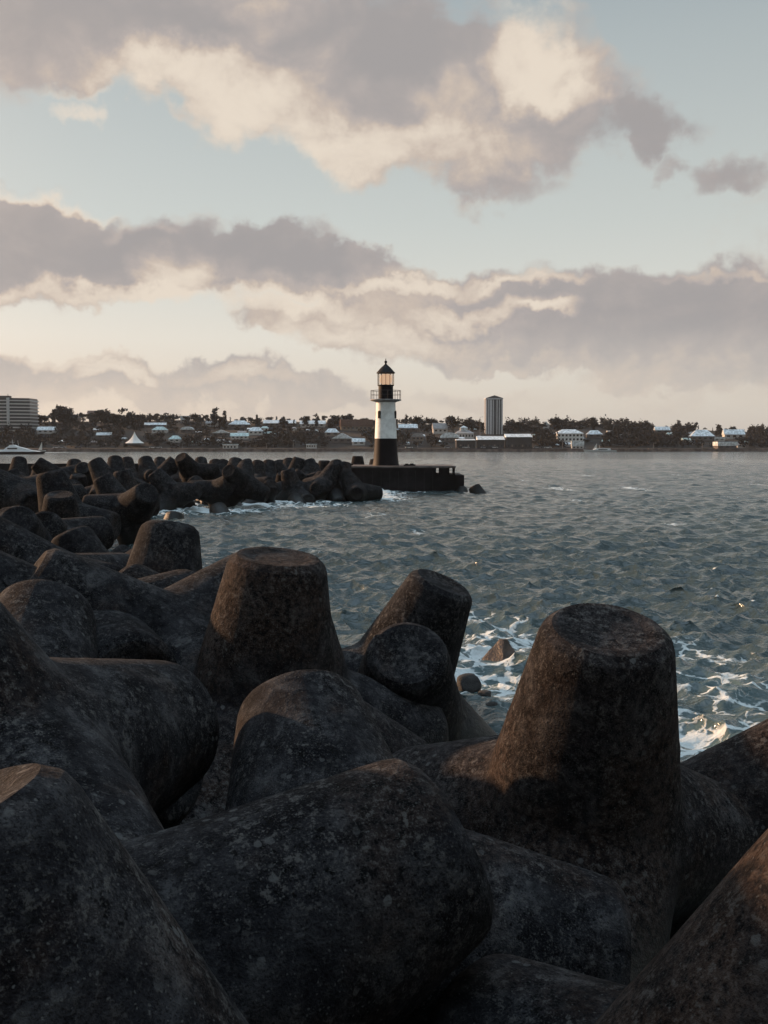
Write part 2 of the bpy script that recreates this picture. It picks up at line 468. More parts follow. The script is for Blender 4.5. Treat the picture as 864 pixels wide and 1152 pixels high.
    ((-12.223, 71.222, 0.38), (-0.6549, 0.3308, 0.6795), 186, 'round dark tetrapod end between the pale flaring leg and the long concave arm'),
    ((-10.817, 70.692, -0.215), (0.3547, 0.5857, 0.7287), 171, 'dark tetrapod knuckle in the hollow behind the sprawling humped one'),
    ((-5.804, 75.652, -0.341), (-0.3398, 0.5045, 0.7937), 186, 'dark rounded tetrapod end just above the half round one in the surf'),
    ((-5.18, 75.561, -0.407), (0.2633, 0.549, 0.7932), 174, 'dark tetrapod end above the surf, left of the leg sweeping down'),
]
# </T>


def tet_matrix(c, a, k):
    z = Vector(a).normalized()
    x = Vector((0, 0, 1)).cross(z)
    if x.length < 0.1: x = Vector((0, 1, 0)).cross(z)
    x.normalize(); y = z.cross(x)
    r = R(k)
    hx = x * math.cos(r) + y * math.sin(r)
    hy = z.cross(hx)
    M = Matrix((hx, hy, z)).transposed().to_4x4()
    M.translation = Vector(c)
    return M


GROUP = 'concrete tetrapods heaped along the breakwater'
tet_centres = []
for i, (c, a, k, label) in enumerate(TETRAPODS):
    me = (tet_hi if c[1] < 24 else tet_lo)[i % 3]
    o = link('tetrapod', me)
    o.matrix_world = tet_matrix(c, a, k)
    if 'corner with one leg lit' in label: o.color = (0.0, 1, 1, 1)
    elif 'rusty' in label or 'brown' in label: o.color = (0.45, 1, 1, 1)
    tag(o, label, 'tetrapod', GROUP)
    tet_centres.append(Vector(c))

# the deeper layer, seen only through the gaps between the named ones
fill = []
random.seed(3)


def inside(x, y):
    # right-hand (sea) limit of the heap
    pts = [(1, 6.5), (8, 5.5), (12, 2.0), (16, 0.4), (22, -3.5), (30, -6.6), (42, -12), (57, -17), (62, -16), (66, -13), (70, -8.5), (76, -4), (88, -2.2), (90, -2.2)]
    for (y0, x0), (y1, x1) in zip(pts, pts[1:]):
        if y0 <= y < y1:
            return x < x0 + (x1 - x0) * (y - y0) / (y1 - y0) - 1.0
    return False


tries = 0
while tries < 9000:
    tries += 1
    y = random.uniform(2, 90); x = random.uniform(-0.42 * y - 3, 6)
    if not inside(x, y): continue
    z = random.uniform(-0.25, 0.55) if y > 22 else random.uniform(-0.7, -0.1)
    p = Vector((x, y, z))
    gap = 2.35
    if any((p - q).length < gap for q in tet_centres) or any((p - q).length < 2.6 for q in fill): continue
    if p.y < 20: continue
    fill.append(p)
for i, p in enumerate(fill):
    me = (tet_hi if p.y < 14 else tet_lo)[i % 3]
    o = link('tetrapod', me)
    a = Vector((random.uniform(-1, 1), random.uniform(-1, 1), random.uniform(-0.5, 0.6))).normalized()
    if p.y < 22: a = Vector((a.x, a.y, -0.9)).normalized()
    o.matrix_world = tet_matrix(p, a, random.uniform(0, 120))
    side = 'under the near tetrapods' if p.y < 22 else ('in the middle of the heap' if p.y < 60 else 'at the foot of the pier wall')
    tag(o, 'black tetrapod low %s, half hidden by others' % side, 'tetrapod', 'lower layer tetrapods ' + side)

# ------------------------------------------------------------------ rubble core under the tetrapods
M_ROCK = plain('wet_dark_rock', (0.028, 0.026, 0.026), 0.7, 0, 0.4, 3, 0.3, 0.05)


def edge_x(y):
    pts = [(-30, 9), (1, 7.5), (8, 6.2), (12, 2.6), (16, 1.2), (22, -3.0), (30, -6.8), (42, -12.5), (57, -18), (62, -17), (66, -14), (70, -10), (76, -5.5), (88, -3), (96, -3)]
    for (y0, x0), (y1, x1) in zip(pts, pts[1:]):
        if y0 <= y <= y1: return x0 + (x1 - x0) * (y - y0) / (y1 - y0)
    return -60


xs = np.arange(-70, 14, 0.8); ys = np.arange(-20, 93, 0.8)
mb = MB()
vs = []
for y in ys:
    ex_ = edge_x(y)
    for x in xs:
        d = ex_ - x
        z = 0.35 if d > 2.5 else 0.35 - (2.5 - d) * 0.75
        if y < 1: z += min(2.0, (1 - y) * 0.5)
        z += 0.35 * mnoise.noise(Vector((x * .6, y * .6, 3))) - 0.75
        vs.append((x, y, max(z, -4)))
nx = len(xs)
fs = [(j * nx + i, j * nx + i + 1, (j + 1) * nx + i + 1, (j + 1) * nx + i) for j in range(len(ys) - 1) for i in range(nx - 1)]
mb.add(vs, fs)
rb = mb.build('rubble_bed', M_ROCK, smooth=True)
tag(rb, kind='structure')


def rock_mesh(seed, sub=3):
    bm = bmesh.new()
    bmesh.ops.create_icosphere(bm, subdivisions=sub, radius=0.5)
    o = Vector((seed * 7.7, seed * 1.3, 0))
    pl = [Vector((random.uniform(-1, 1), random.uniform(-1, 1), random.uniform(-.4, 1))).normalized() for _ in range(9)]
    for v in bm.verts:
        p = v.co.copy()
        for n in pl:
            dd = p.dot(n) - 0.34
            if dd > 0: p -= n * dd * 0.85
        p += p.normalized() * 0.06 * mnoise.noise(p * 3 + o)
        v.co = p
    me = bpy.data.meshes.new('boulder'); bm.to_mesh(me); bm.free()
    me.polygons.foreach_set('use_smooth', [True] * len(me.polygons))
    me.materials.append(M_ROCK)
    return me


M_ROCKB = plain('brown_wet_rock', (0.055, 0.034, 0.024), 0.45, 0, 0.4, 3, 0.4, 0.05)
for (u, v, w, hh, lab) in [(527, 771, 34, 0.7, 'small black rock awash just left of the pointed brown rock'),
                           (545, 783, 20, 0.6, 'little dark stone in the foam near the black rock'),
                           (555, 798, 26, 0.6, 'low dark stone in the foam at the foot of the big upright tetrapod'),
                           (148, 578, 11, 0.7, 'small black rock in the foam by the stubby tetrapod block')]:
    x, y = sea_at(u, v); s = w * y / FOC
    o = link('boulder', rock_mesh(u), None, (x, y, 0.02)); o.scale = (s, s, s * hh); o.rotation_euler = (0.2, 0.1, u)
    tag(o, lab, 'rock')
# pointed brown rock (four sided, leaning)
x, y = sea_at(567, 741); s = 60 * y / FOC
bm = bmesh.new()
bmesh.ops.create_cone(bm, cap_ends=True, segments=5, radius1=0.62, radius2=0.10, depth=0.8)
bmesh.ops.subdivide_edges(bm, edges=bm.edges, cuts=4, use_grid_fill=True)
for v_ in bm.verts:
    v_.co += Vector((0.12 * max(0, v_.co.z), 0, 0)) + v_.co.normalized() * 0.05 * mnoise.noise(v_.co * 3.5)
me = bpy.data.meshes.new('pointed_rock'); bm.to_mesh(me); bm.free(); me.materials.append(M_ROCKB)
o = link('pointed_rock', me, None, (x, y + .4, 0.05)); o.scale = (s * .85, s * .8, s * .62); o.rotation_euler = (0, 0, 0.6)
tag(o, 'pointed brown rock rising from white foam right of the leaning tetrapod', 'rock')
# broken slab wedged low down
p = at(476, 1066, 5.6)
mb = MB(); mb.box((0, 0, 0), (0.34, 0.16, 0.07))
o = mb.build('broken_slab', plain('pale_slab', (0.16, 0.155, 0.15), 0.9, 0, .4, 9, bump=0.02), loc=p)
o.rotation_euler = (0.5, -0.75, 0.2)
tag(o, 'short broken slab wedged in the dark gap below the huge lying tetrapod', 'slab')

# ------------------------------------------------------------------ sea
WMAX = 1400.0
rr = [2.5]
while rr[-1] < WMAX:
    r = rr[-1]
    rr.append(r + max(0.06, r * 0.0036) if r < 300 else r * 1.012)
rr = np.array(rr)
az = np.concatenate([np.linspace(-math.pi, -0.62, 60)[:-1], np.linspace(-0.60, 0.60, 430), np.linspace(0.62, math.pi, 60)[1:]])
RR, AZ = np.meshgrid(rr, az, indexing='ij')
X = RR * np.sin(AZ); Y = RR * np.cos(AZ)
spc = np.maximum(RR * 0.0036, 0.06)
Z = np.zeros_like(X); DX = np.zeros_like(X); DY = np.zeros_like(X); JX = np.zeros_like(X)
wr = np.random.default_rng(5)
NW = 96
for i in range(NW):
    lam = 0.42 * (13 / 0.42) ** (i / (NW - 1)) * wr.uniform(0.93, 1.07)
    k = 2 * math.pi / lam
    th = R(252) + wr.normal(0, 0.75)              # running towards the camera, a little from the right
    amp = 0.0118 * lam ** 0.42 * (0.35 + 1.1 * wr.random()) * math.exp(-(lam / 4.8) ** 2.5)
    ph = wr.uniform(0, 6.283)
    kx, ky = k * math.cos(th), k * math.sin(th)
    fade = np.clip((lam / spc - 2.2) / 1.6, 0, 1)
    arg = kx * X + ky * Y + ph
    s_, c_ = np.sin(arg), np.cos(arg)
    Z += amp * fade * c_
    q = 1.25
    DX -= q * amp * fade * s_ * math.cos(th)
    DY -= q * amp * fade * s_ * math.sin(th)
    JX += q * amp * k * fade * c_


def n2(x, y, s, seed):
    """cheap smooth 2-D value noise"""
    x = x / s + seed * 17.3; y = y / s + seed * 5.1
    xi = np.floor(x).astype(int); yi = np.floor(y).astype(int); fx = x - xi; fy = y - yi
    fx = fx * fx * (3 - 2 * fx); fy = fy * fy * (3 - 2 * fy)
    def h(a, b):
        v = (a * 374761393 + b * 668265263 + seed * 974711) & 0x7fffffff
        v = ((v ^ (v >> 13)) * 1274126177) & 0x7fffffff
        return (v & 0xffff) / 65535.0
    return (h(xi, yi) * (1 - fx) + h(xi + 1, yi) * fx) * (1 - fy) + (h(xi, yi + 1) * (1 - fx) + h(xi + 1, yi + 1) * fx) * fy


# gusts: rougher and smoother patches
gust = 0.75 + 0.5 * n2(X, Y, 14, 1)
Z *= gust
crest = np.clip((JX * gust - 1.0) / 0.6, 0, 1) * np.clip((n2(X, Y, 9, 2) - 0.5) * 4, 0, 1)
foam = crest * 0.9
surge = np.zeros_like(X)


def foam_blob(u, v, wu, wv, s, up=0.0, tall=0.0):
    """patch of foam lying on the sea around a place, wu/wv its half extents"""
    global foam, surge, Z
    x0, y0 = sea_at(u, v)
    ax = wu * y0 / FOC
    ya = sea_at(u, v - wv)[1]; yb = sea_at(u, v + wv)[1]
    ay = (ya - yb) / 2
    d = np.exp(-((X - x0) / ax) ** 2 - ((Y - y0) / ay) ** 2)
    foam = np.maximum(foam, d * s)
    surge = np.maximum(surge, d * up)
    if tall: Z += tall * d * (0.3 + n2(X, Y, 0.5, 9) * n2(X, Y, 1.3, 8) * 2.2)


for a in [(565, 712, 48, 16, .75, .5), (545, 735, 40, 14, .95, .8), (530, 760, 40, 22, 1.0, .9), (575, 770, 36, 24, .8, .8), (600, 745, 34, 14, .75, .6),
          (770, 820, 60, 36, .95, .8), (820, 775, 60, 30, .72, .7), (700, 775, 40, 24, .5, .5), (780, 735, 60, 12, .55, .3), (540, 700, 24, 12, .7, .5), (850, 830, 50, 30, .6, .5),
          (130, 577, 40, 4, .95, .6), (170, 575, 40, 4, .8, .5), (115, 572, 18, 4, 1, .7),
          (205, 570, 20, 5, 1.5, 1, .22), (222, 574, 34, 4, 1.3, .9), (275, 569, 40, 4, 1.5, 1, .12), (262, 575, 34, 3, 1.0, .7), (165, 578, 26, 4, 1.1, .8),
          (325, 564, 40, 3.5, 1.4, 1.0), (370, 561, 50, 4, 1.5, 1, .15), (345, 569, 50, 2.5, .9, .8), (425, 556, 26, 4, 1.5, 1, .3), (435, 561, 24, 3, 1.1, 1), (400, 559, 30, 3, 1.3, .9),
          (460, 553, 26, 2, .7, .5), (520, 552, 20, 1.5, .5, .3), (625, 549, 12, 1.4, .9, .2), (638, 551, 8, 1.0, .8, .2), (712, 549.5, 9, 2.0, 1.0, .3), (722, 551, 12, 1.2, .7, .2), (650, 563, 12, 1.5, .5, .1), (560, 575, 10, 1.5, .6, .1), (760, 590, 14, 2, .55, .1), (470, 600, 12, 2, .5, .1), (800, 640, 16, 3, .5, .1), (360, 620, 20, 3, .45, .1), (420, 580, 20, 2, .5, .1),
          (590, 541, 8, .9, .6, .1), (820, 560, 9, 1.2, .6, .1), (700, 720, 16, 4, .7, .3), (660, 535, 7, .8, .6, .1), (760, 534, 8, .8, .5, .1), (850, 545, 7, 1, .6, .1),
          (62, 509, 14, .5, 1.0, 0), (85, 509.5, 22, .3, .6, 0)]:
    foam_blob(*a)
Xd, Yd = X + DX, Y + DY
nr, na = X.shape
co = np.stack([Xd, Yd, Z], axis=-1).reshape(-1, 3).astype(np.float32)
idx = np.arange(nr * na).reshape(nr, na)
quads = np.stack([idx[:-1, :-1], idx[:-1, 1:], idx[1:, 1:], idx[1:, :-1]], axis=-1).reshape(-1, 4)
# leave out the part of the sheet under the breakwater behind the viewer
me = bpy.data.meshes.new('sea')
me.vertices.add(len(co)); me.vertices.foreach_set('co', co.ravel())
me.loops.add(quads.size); me.loops.foreach_set('vertex_index', quads[:, ::-1].ravel().astype(np.int32))
me.polygons.add(len(quads)); me.polygons.foreach_set('loop_start', np.arange(0, quads.size, 4, dtype=np.int32))
me.polygons.foreach_set('use_smooth', np.ones(len(quads), dtype=bool))
me.update(calc_edges=True); me.validate()
for nm, arr in (('foam', foam), ('surge', surge)):
    at_ = me.attributes.new(nm, 'FLOAT', 'POINT')
    at_.data.foreach_set('value', arr.reshape(-1).astype(np.float32))


def sea_mat():
    m, nt, N, Lk, b = new_mat('sea_water')
    g = G(nt)
    tc = N.new('ShaderNodeTexCoord'); P = tc.outputs['Object']
    fa = N.new('ShaderNodeAttribute'); fa.attribute_name = 'foam'
    sa = N.new('ShaderNodeAttribute'); sa.attribute_name = 'surge'
    warp = g.vm('ADD', P, g.vm('SCALE', g.noise(P, 0.9, 4, 0.6, col=True), scale=1.3))
    e1 = g.vor(warp, 1.15, 'DISTANCE_TO_EDGE')[0]
    e2 = g.vor(warp, 3.1, 'DISTANCE_TO_EDGE')[0]
    n1 = g.noise(P, 1.6, 6, 0.7)
    n3 = g.noise(P, 9, 5, 0.7)
    lace = g.m('ADD', g.m('MULTIPLY', g.step(e1, 0.16, 0.0), 0.55), g.m('MULTIPLY', g.step(e2, 0.13, 0.0), 0.28))
    body = g.m('ADD', lace, g.m('MULTIPLY', n1, 0.85))
    body = g.m('ADD', body, g.m('MULTIPLY', n3, 0.30))
    fo = g.step(g.m('ADD', body, g.m('MULTIPLY', fa.outputs['Fac'], 0.80)), 1.28, 1.62)
    fo = g.m('MULTIPLY', fo, g.step(fa.outputs['Fac'], 0.04, 0.35))
    deep = g.mix(g.step(g.noise(P, 0.06, 3), 0.35, 0.65), (0.034, 0.052, 0.055), (0.050, 0.070, 0.072))
    c = g.mix(g.m('MULTIPLY', sa.outputs['Fac'], 0.7), deep, (0.075, 0.13, 0.14))
    c = g.mix(fo, c, g.mix(n3, (0.40, 0.46, 0.47), (0.72, 0.76, 0.76)))
    Lk.new(c, b.inputs['Base Color'])
    Lk.new(g.m('ADD', g.m('MULTIPLY', fo, 0.5), 0.11), b.inputs['Roughness'])
    b.inputs['IOR'].default_value = 1.333
    def ridge(sc, det):
        n_ = g.noise(g.vm('MULTIPLY', P, (0.75, 1.0, 1.0)), sc, det, 0.6, dist=0.5)
        return g.m('SUBTRACT', 1.0, g.m('MULTIPLY', g.m('ABSOLUTE', g.m('SUBTRACT', n_, 0.5)), 4.0))
    rip = ridge(1.7, 3)
    rip2 = ridge(5.5, 2)
    rip3 = ridge(0.42, 3)
    h = g.m('ADD', g.m('MULTIPLY', rip, 0.062), g.m('MULTIPLY', rip2, 0.022))
    h = g.m('ADD', h, g.m('MULTIPLY', rip3, 0.17))
    h = g.m('ADD', h, g.m('MULTIPLY', g.m('MULTIPLY', fo, n3), 0.08))
    n_ = g.bump(h, 1.0, 1.0)
    n_.node.inputs['Strength'].default_value = 0.5
    Lk.new(n_, b.inputs['Normal'])
    return m


me.materials.append(sea_mat())
sea = link('sea', me)
tag(sea, kind='structure')

# sea bed so that the ground is one closed sheet out to the horizon
mb = MB()
mb.add([(-1500, -900, -6), (1500, -900, -6), (1500, 1450, -6), (-1500, 1450, -6)], [(0, 1, 2, 3)])
tag(mb.build('ground', M_ROCK), kind='structure')

# ------------------------------------------------------------------ pier and lighthouse
M_PIER = plain('dark_pier_concrete', (0.016, 0.014, 0.015), 0.9, 0, 0.45, 0.9, 0.2, 0.06)
M_COPE = plain('pier_coping', (0.10, 0.085, 0.08), 0.85, 0, 0.3, 1.5, 0.3, 0.03)


def wall_run(name, pts, thick, z0, z1s, mat, parent=None):
    """a wall as one mesh along a plan line; pts are its front line"""
    mb = MB(); n = len(pts)
    vs = []
    for (x, y), z1 in zip(pts, z1s):
        vs += [(x, y, z0), (x, y, z1), (x, y + thick, z1), (x, y + thick, z0)]
    fs = []
    for i in range(n - 1):
        a = i * 4; b_ = a + 4
        fs += [(a, b_, b_ + 1, a + 1), (a + 1, b_ + 1, b_ + 2, a + 2), (a + 2, b_ + 2, b_ + 3, a + 3), (a + 3, b_ + 3, b_, a)]
    fs += [(0, 1, 2, 3), tuple((n - 1) * 4 + k for k in (3, 2, 1, 0))]
    mb.add(vs, fs)
    return mb.build(name, mat, parent)


pier = empty('pier', (0, 92, 0))
tag(pier, 'long low dark concrete pier behind the tetrapods, its head carrying the lighthouse', 'pier')
pier_pts = [(-75, 20), (-60, 16), (-48, 12), (-34, 8), (-20, 5), (-8, 3.6), (-2.9, 3.2)]
wall_run('parapet', pier_pts, 0.8, -5, [2.25, 2.25, 2.28, 2.33, 2.4, 2.43, 2.43], M_PIER, pier)
wall_run('walkway', [(x, y + 0.81) for x, y in pier_pts], 5.5, -5, [1.6] * 7, M_PIER, pier)
hx0, hx1 = -3.0, 6.35
mb = MB()
mb.box(((hx0 + 4.66) / 2, 3.0, -1.5), (4.66 - hx0, 7.4, 7.2))
mb.build('pier_head', M_PIER, pier)
mb = MB(); mb.box(((hx0 + hx1) / 2, 2.95, 2.18), (hx1 - hx0 + 0.1, 7.55, 0.16)); mb.build('coping', M_COPE, pier)
# slotted end under the coping: two openings between three piers
mb = MB()
mb.box((5.502, 3.0, -1.81), (1.68, 7.3, 6.6))
for xx, w_ in ((5.38, .94), (6.235, .21)):
    mb.box((xx, -0.4, 1.795), (w_, 0.45, 0.60))
mb.build('slotted_end', M_PIER, pier)
mb = MB(); mb.box((6.77, 3.0, -1.85), (0.84, 6.9, 6.6), taper=0.995); mb.build('lower_step', M_PIER, pier)
mb = MB()
for k in range(9): mb.box((-1.8 + k * 0.77 + 0.0, -0.77, 0.55), (0.035, 0.04, 2.6))
mb.build('joint_strip', plain('pier_joint', (0.035, 0.033, 0.033), 0.9), pier)

LX, LY, LZ = at(434, 525, 94.5).x, 94.5, 2.262
PXM = 94.5 / FOC
M_WHITE = plain('white_tower_paint', (0.80, 0.83, 0.83), 0.5, 0, 0.16, 1.1, 0.4)
M_BLACK = plain('black_tower_paint', (0.006, 0.005, 0.007), 0.6, 0, 0.3, 1.5, 0.15)
M_RAIL = plain('dark_rail_metal', (0.05, 0.045, 0.045), 0.5, 0.5, 0.3)
M_GREYP = plain('grey_gallery_paint', (0.22, 0.22, 0.22), 0.6)
lh = empty('lighthouse', (LX, LY, LZ))
tag(lh, 'round white lighthouse with a black foot and lit black lantern at the pier head', 'lighthouse')


def lz(v): return (525.5 - v) * PXM


def lr(w): return w * PXM / 2


mb = MB(); mb.lathe([(lr(30.5), 0), (lr(29.2), lz(523)), (lr(28), lz(519)), (lr(27.0), lz(513)), (lr(25.9), lz(505)), (lr(24.9), lz(495.3))], 48)
mb.build('tower_foot', M_BLACK, lh, True)
mb = MB(); mb.lathe([(lr(24.8), lz(495.28)), (lr(23.6), lz(482)), (lr(22.4), lz(468)), (lr(21.6), lz(456.0)), (lr(21.5), lz(455))], 48)
mb.build('tower_shaft', M_WHITE, lh, True)
mb = MB(); mb.lathe([(lr(21.5), lz(454.98)), (lr(25), lz(454.3)), (lr(33), lz(453.2)), (lr(34.8), lz(452.9)), (lr(34.8), lz(451.9)), (lr(34), lz(451.7))], 48)
gallery_o = mb.build('gallery', M_GREYP, lh, True)
rail = MB()
rr_ = lr(33.6)
for hgt in (0.42, 0.80):
    n = 32
    for i in range(n):
        a0, a1 = 2 * math.pi * i / n, 2 * math.pi * (i + 1) / n
        z = lz(451.7) + hgt
        rail.tube((rr_ * math.cos(a0), rr_ * math.sin(a0), z), (rr_ * math.cos(a1), rr_ * math.sin(a1), z), 0.022 if hgt > .5 else 0.014, 6)
for i in range(12):
    a0 = 2 * math.pi * i / 12 + 0.13
    rail.tube((rr_ * math.cos(a0), rr_ * math.sin(a0), lz(451.72)), (rr_ * math.cos(a0), rr_ * math.sin(a0), lz(451.7) + 0.80), 0.022, 6)
rail.build('railing', M_RAIL, gallery_o)
mb = MB(); mb.lathe([(lr(16.6), lz(451.68)), (lr(16.4), lz(437)), (lr(18.4), lz(436.4)), (lr(18.4), lz(435.6))], 40)
mb.build('watch_room', M_BLACK, lh, True)
# lantern: glass, glazing bars, lit lamp
mg, nt, N, Lk, b = new_mat('lantern_glass')
b.inputs['Transmission Weight'].default_value = 1.0; b.inputs['Roughness'].default_value = 0.25
b.inputs['Base Color'].default_value = (1, .93, .85, 1); b.inputs['IOR'].default_value = 1.05
mb = MB(); mb.lathe([(lr(17.4), lz(435.58)), (lr(17.4), lz(422.6))], 12)
glass_o = mb.build('lantern_glass', mg, lh)
mb = MB()
for i in range(12):
    a0 = 2 * math.pi * i / 12
    q = lr(17.9)
    mb.tube((q * math.cos(a0), q * math.sin(a0), lz(435.58)), (q * math.cos(a0), q * math.sin(a0), lz(422.7)), 0.022, 6)
mb.build('glazing_bar', M_BLACK, glass_o)
ml, nt, N, Lk, b = new_mat('lit_lamp')
b.inputs['Emission Color'].default_value = (1.0, 0.66, 0.44, 1); b.inputs['Emission Strength'].default_value = 0.45
b.inputs['Base Color'].default_value = (.8, .6, .4, 1)
mb = MB(); mb.lathe([(0.30, lz(435)), (0.50, lz(433.5)), (0.56, lz(429)), (0.50, lz(425.0)), (0.30, lz(423.6))], 24)
mb.build('lamp', ml, lh, True)
mb = MB(); mb.tube((0, 0, lz(435.5)), (0, 0, lz(434)), 0.12); mb.tube((0, 0, lz(424)), (0, 0, lz(422.6)), 0.05); mb.build('lamp_stand', M_BLACK, lh)
mb = MB(); mb.lathe([(lr(20.8), lz(422.62)), (lr(20.8), lz(421.9)), (lr(17), lz(419.8)), (lr(11), lz(416.4)), (lr(5), lz(413.8)), (lr(2.4), lz(412.6)), (lr(2.2), lz(411.8))], 24)
roof_o = mb.build('roof', M_BLACK, lh, True)
mb = MB(); mb.lathe([(lr(1.2), lz(411.85)), (lr(2.6), lz(410.9)), (lr(3.4), lz(410.0)), (lr(2.4), lz(409.0)), (lr(.9), lz(408.4)), (lr(.7), lz(406.6)), (lr(.3), lz(406.0))], 16)
mb.build('finial', M_BLACK, roof_o, True)
for ang in (-128, -22, 60, 150):
    a0 = R(ang); q = lr(22.7)
    w = MB(); w.box((0, 0, 0), (0.26, 0.16, 0.56)); w.tube((0, -.08, .28), (0, .08, .28), 0.13, 14)
    wo = w.build('window', M_BLACK, lh, loc=(q * math.cos(a0), q * math.sin(a0), lz(469.5)))
    wo.rotation_euler = (0, 0, a0 + R(90))
bld = MB()
for x_, y_, s_ in ((1.9, -1.6, .2), (2.1, -1.5, .14), (2.35, -1.7, .22), (2.6, -1.6, .13), (1.7, -1.7, .12)): bld.box((x_, y_, s_ / 2), (s_ * 1.5, s_, s_))
o = bld.build('rubble_heap', M_PIER, loc=(LX, LY, 2.262)); tag(o, 'little heap of rubble on the pier deck right of the lighthouse foot', 'rubble')

# ------------------------------------------------------------------ far shore: terrain
SKY_X = [-1500, -700, -420, -270, -180, -110, -40, 40, 110, 170, 260, 420, 700, 1500]
SKY_Z = [26, 26, 24, 20, 22, 21, 20.5, 19, 18, 19, 13.5, 12.5, 16, 16]


def hill(x, y):
    rz = float(np.interp(x, SKY_X, SKY_Z)) + 1.2 * mnoise.noise(Vector((x * .013, 2, 0)))
    if y < 607: return 1.75
    if y < 626: return 1.75 + (y - 607) * 0.03
    t = min(1, (y - 626) / 134)
    s = t ** 0.85
    z = 2.3 + (rz - 2.3) * s + 1.1 * mnoise.noise(Vector((x * .03, y * .03, 0))) * min(1, t * 4)
    if y > 770: z -= (y - 770) * 0.03
    return z


xs = np.concatenate([np.linspace(-1450, -420, 30), np.linspace(-400, 400, 160), np.linspace(420, 1450, 30)])
ys = np.concatenate([[606.0], np.linspace(608, 626, 4), np.linspace(632, 780, 38), [800, 850, 950, 1200, 1440]])
vs = [(x, 605.9, -5.9) for x in xs]
for y in ys:
    for x in xs: vs.append((x, y, hill(x, y)))
nx = len(xs)
fs = [(j * nx + i, j * nx + i + 1, (j + 1) * nx + i + 1, (j + 1) * nx + i) for j in range(len(ys)) for i in range(nx - 1)]
M_HILL = plain('hillside_scrub', (0.016, 0.014, 0.012), 0.95, 0, 0.4, 0.05)
mb = MB(); mb.add(vs, fs); tag(mb.build('hillside', M_HILL, smooth=True), kind='structure')
M_SHORE = plain('shore_wall_stone', (0.17, 0.13, 0.115), 0.9, 0, 0.4, 0.35)
mb = MB()
for i in range(120):
    x = -480 + i * 8.0
    mb.box((x, 605.0 + 0.3 * math.sin(i * 1.7), 0.35 + 0.2 * math.sin(i * 2.3)), (7.96, 2.2, 2.6))
o = mb.build('sea_wall', M_SHORE); tag(o, 'low brown stone sea wall along the far waterfront', 'sea wall')


def on_hill(u, v):
    """where the sight line through a place of the far shore meets the hill"""
    d = ray(u, v)
    for y in np.arange(608, 790, 1.0):
        t = y / d.y
        if CAM_H + d.z * t <= hill(d.x * t, y): return Vector((d.x * t, y, hill(d.x * t, y)))
    y = 760.0; t = y / d.y
    return Vector((d.x * t, y, hill(d.x * t, y)))


# ------------------------------------------------------------------ far shore: houses
M_WALLS = [plain('pale_house_wall', (0.58, 0.57, 0.56), 0.85, var=.12), plain('dark_house_wall', (0.12, 0.105, 0.10), 0.85, var=.15), plain('tan_house_wall', (0.24, 0.20, 0.17), 0.85, var=.12)]
M_ROOFS = [plain('pale_metal_roof', (0.62, 0.66, 0.68), 0.5, var=.35, scale=.7), plain('teal_metal_roof', (0.46, 0.58, 0.57), 0.5, var=.35, scale=.7), plain('brown_tile_roof', (0.16, 0.10, 0.08), 0.8), plain('grey_roof', (0.30, 0.29, 0.29), 0.6)]
M_GLASS = plain('dark_window_glass', (0.02, 0.022, 0.026), 0.15, spec=0.6)


def house(u0, u1, vt, vb, label, roof=0, wall=0, kind='gable', nwin=3, cat='house', name='house', wallfrac=0.45, rz=0.0, group=None):
    uc = (u0 + u1) / 2
    p = on_hill(uc, vb + 1.0)
    W = (u1 - u0) * p.y / FOC
    top = CAM_H - (vt - 500) / FOC * p.y
    bot = CAM_H - (vb - 500) / FOC * p.y
    Hh = max(1.6, top - bot)
    e = empty(name, (p.x, p.y, bot), rz)
    tag(e, label, cat, group)
    Dp = max(5.0, W * 0.6)
    hw = Hh * wallfrac
    m = MB(); m.box((0, Dp / 2, hw / 2 - 1.5), (W * .94, Dp * .94, hw + 3.0)); m.build('wall', M_WALLS[wall], e)
    a, b_, h = W / 2, Dp, Hh - hw
    m = MB()
    if kind == 'hip':
        i = min(a * .55, Dp / 2)
        m.add([(-a, -.3, hw), (a, -.3, hw), (a, b_, hw), (-a, b_, hw), (-a + i, b_ / 2, hw + h), (a - i, b_ / 2, hw + h)],
              [(0, 1, 5, 4), (1, 2, 5), (2, 3, 4, 5), (3, 0, 4), (3, 2, 1, 0)])
    elif kind == 'front':   # gable end towards the water
        m.add([(-a, -.3, hw), (a, -.3, hw), (a, b_, hw), (-a, b_, hw), (0, -.3, hw + h), (0, b_, hw + h)],
              [(0, 1, 4), (1, 2, 5, 4), (2, 3, 5), (3, 0, 4, 5), (3, 2, 1, 0)])
    elif kind == 'gable':
        m.add([(-a, -.3, hw), (a, -.3, hw), (a, b_, hw), (-a, b_, hw), (-a, b_ / 2, hw + h), (a, b_ / 2, hw + h)],
              [(0, 1, 5, 4), (1, 2, 5), (2, 3, 4, 5), (3, 0, 4), (3, 2, 1, 0)])
    elif kind == 'arch':
        n = 12; vs = []
        for k in range(n + 1):
            t = math.pi * k / n
            vs += [(-a * math.cos(t), -.3, hw + h * math.sin(t)), (-a * math.cos(t), b_, hw + h * math.sin(t))]
        f = [(2 * k, 2 * k + 2, 2 * k + 3, 2 * k + 1) for k in range(n)] + [tuple(2 * k for k in range(n + 1))[::-1]]
        m.add(vs, f)
    else:
        m.box((0, b_ / 2, hw + h / 2), (W, Dp * 1.04, h))
    m.build('roof', M_ROOFS[roof], e)
    for k in range(nwin):
        x = (-.5 + (k + .5) / nwin) * W * .88
        w = MB(); w.box((0, 0, 0), (W * .88 / nwin * .5, 0.12, min(1.2, hw * .5)))
        w.build('window', M_GLASS, e, loc=(x, Dp * .03 - .03, hw * .55))
    return e


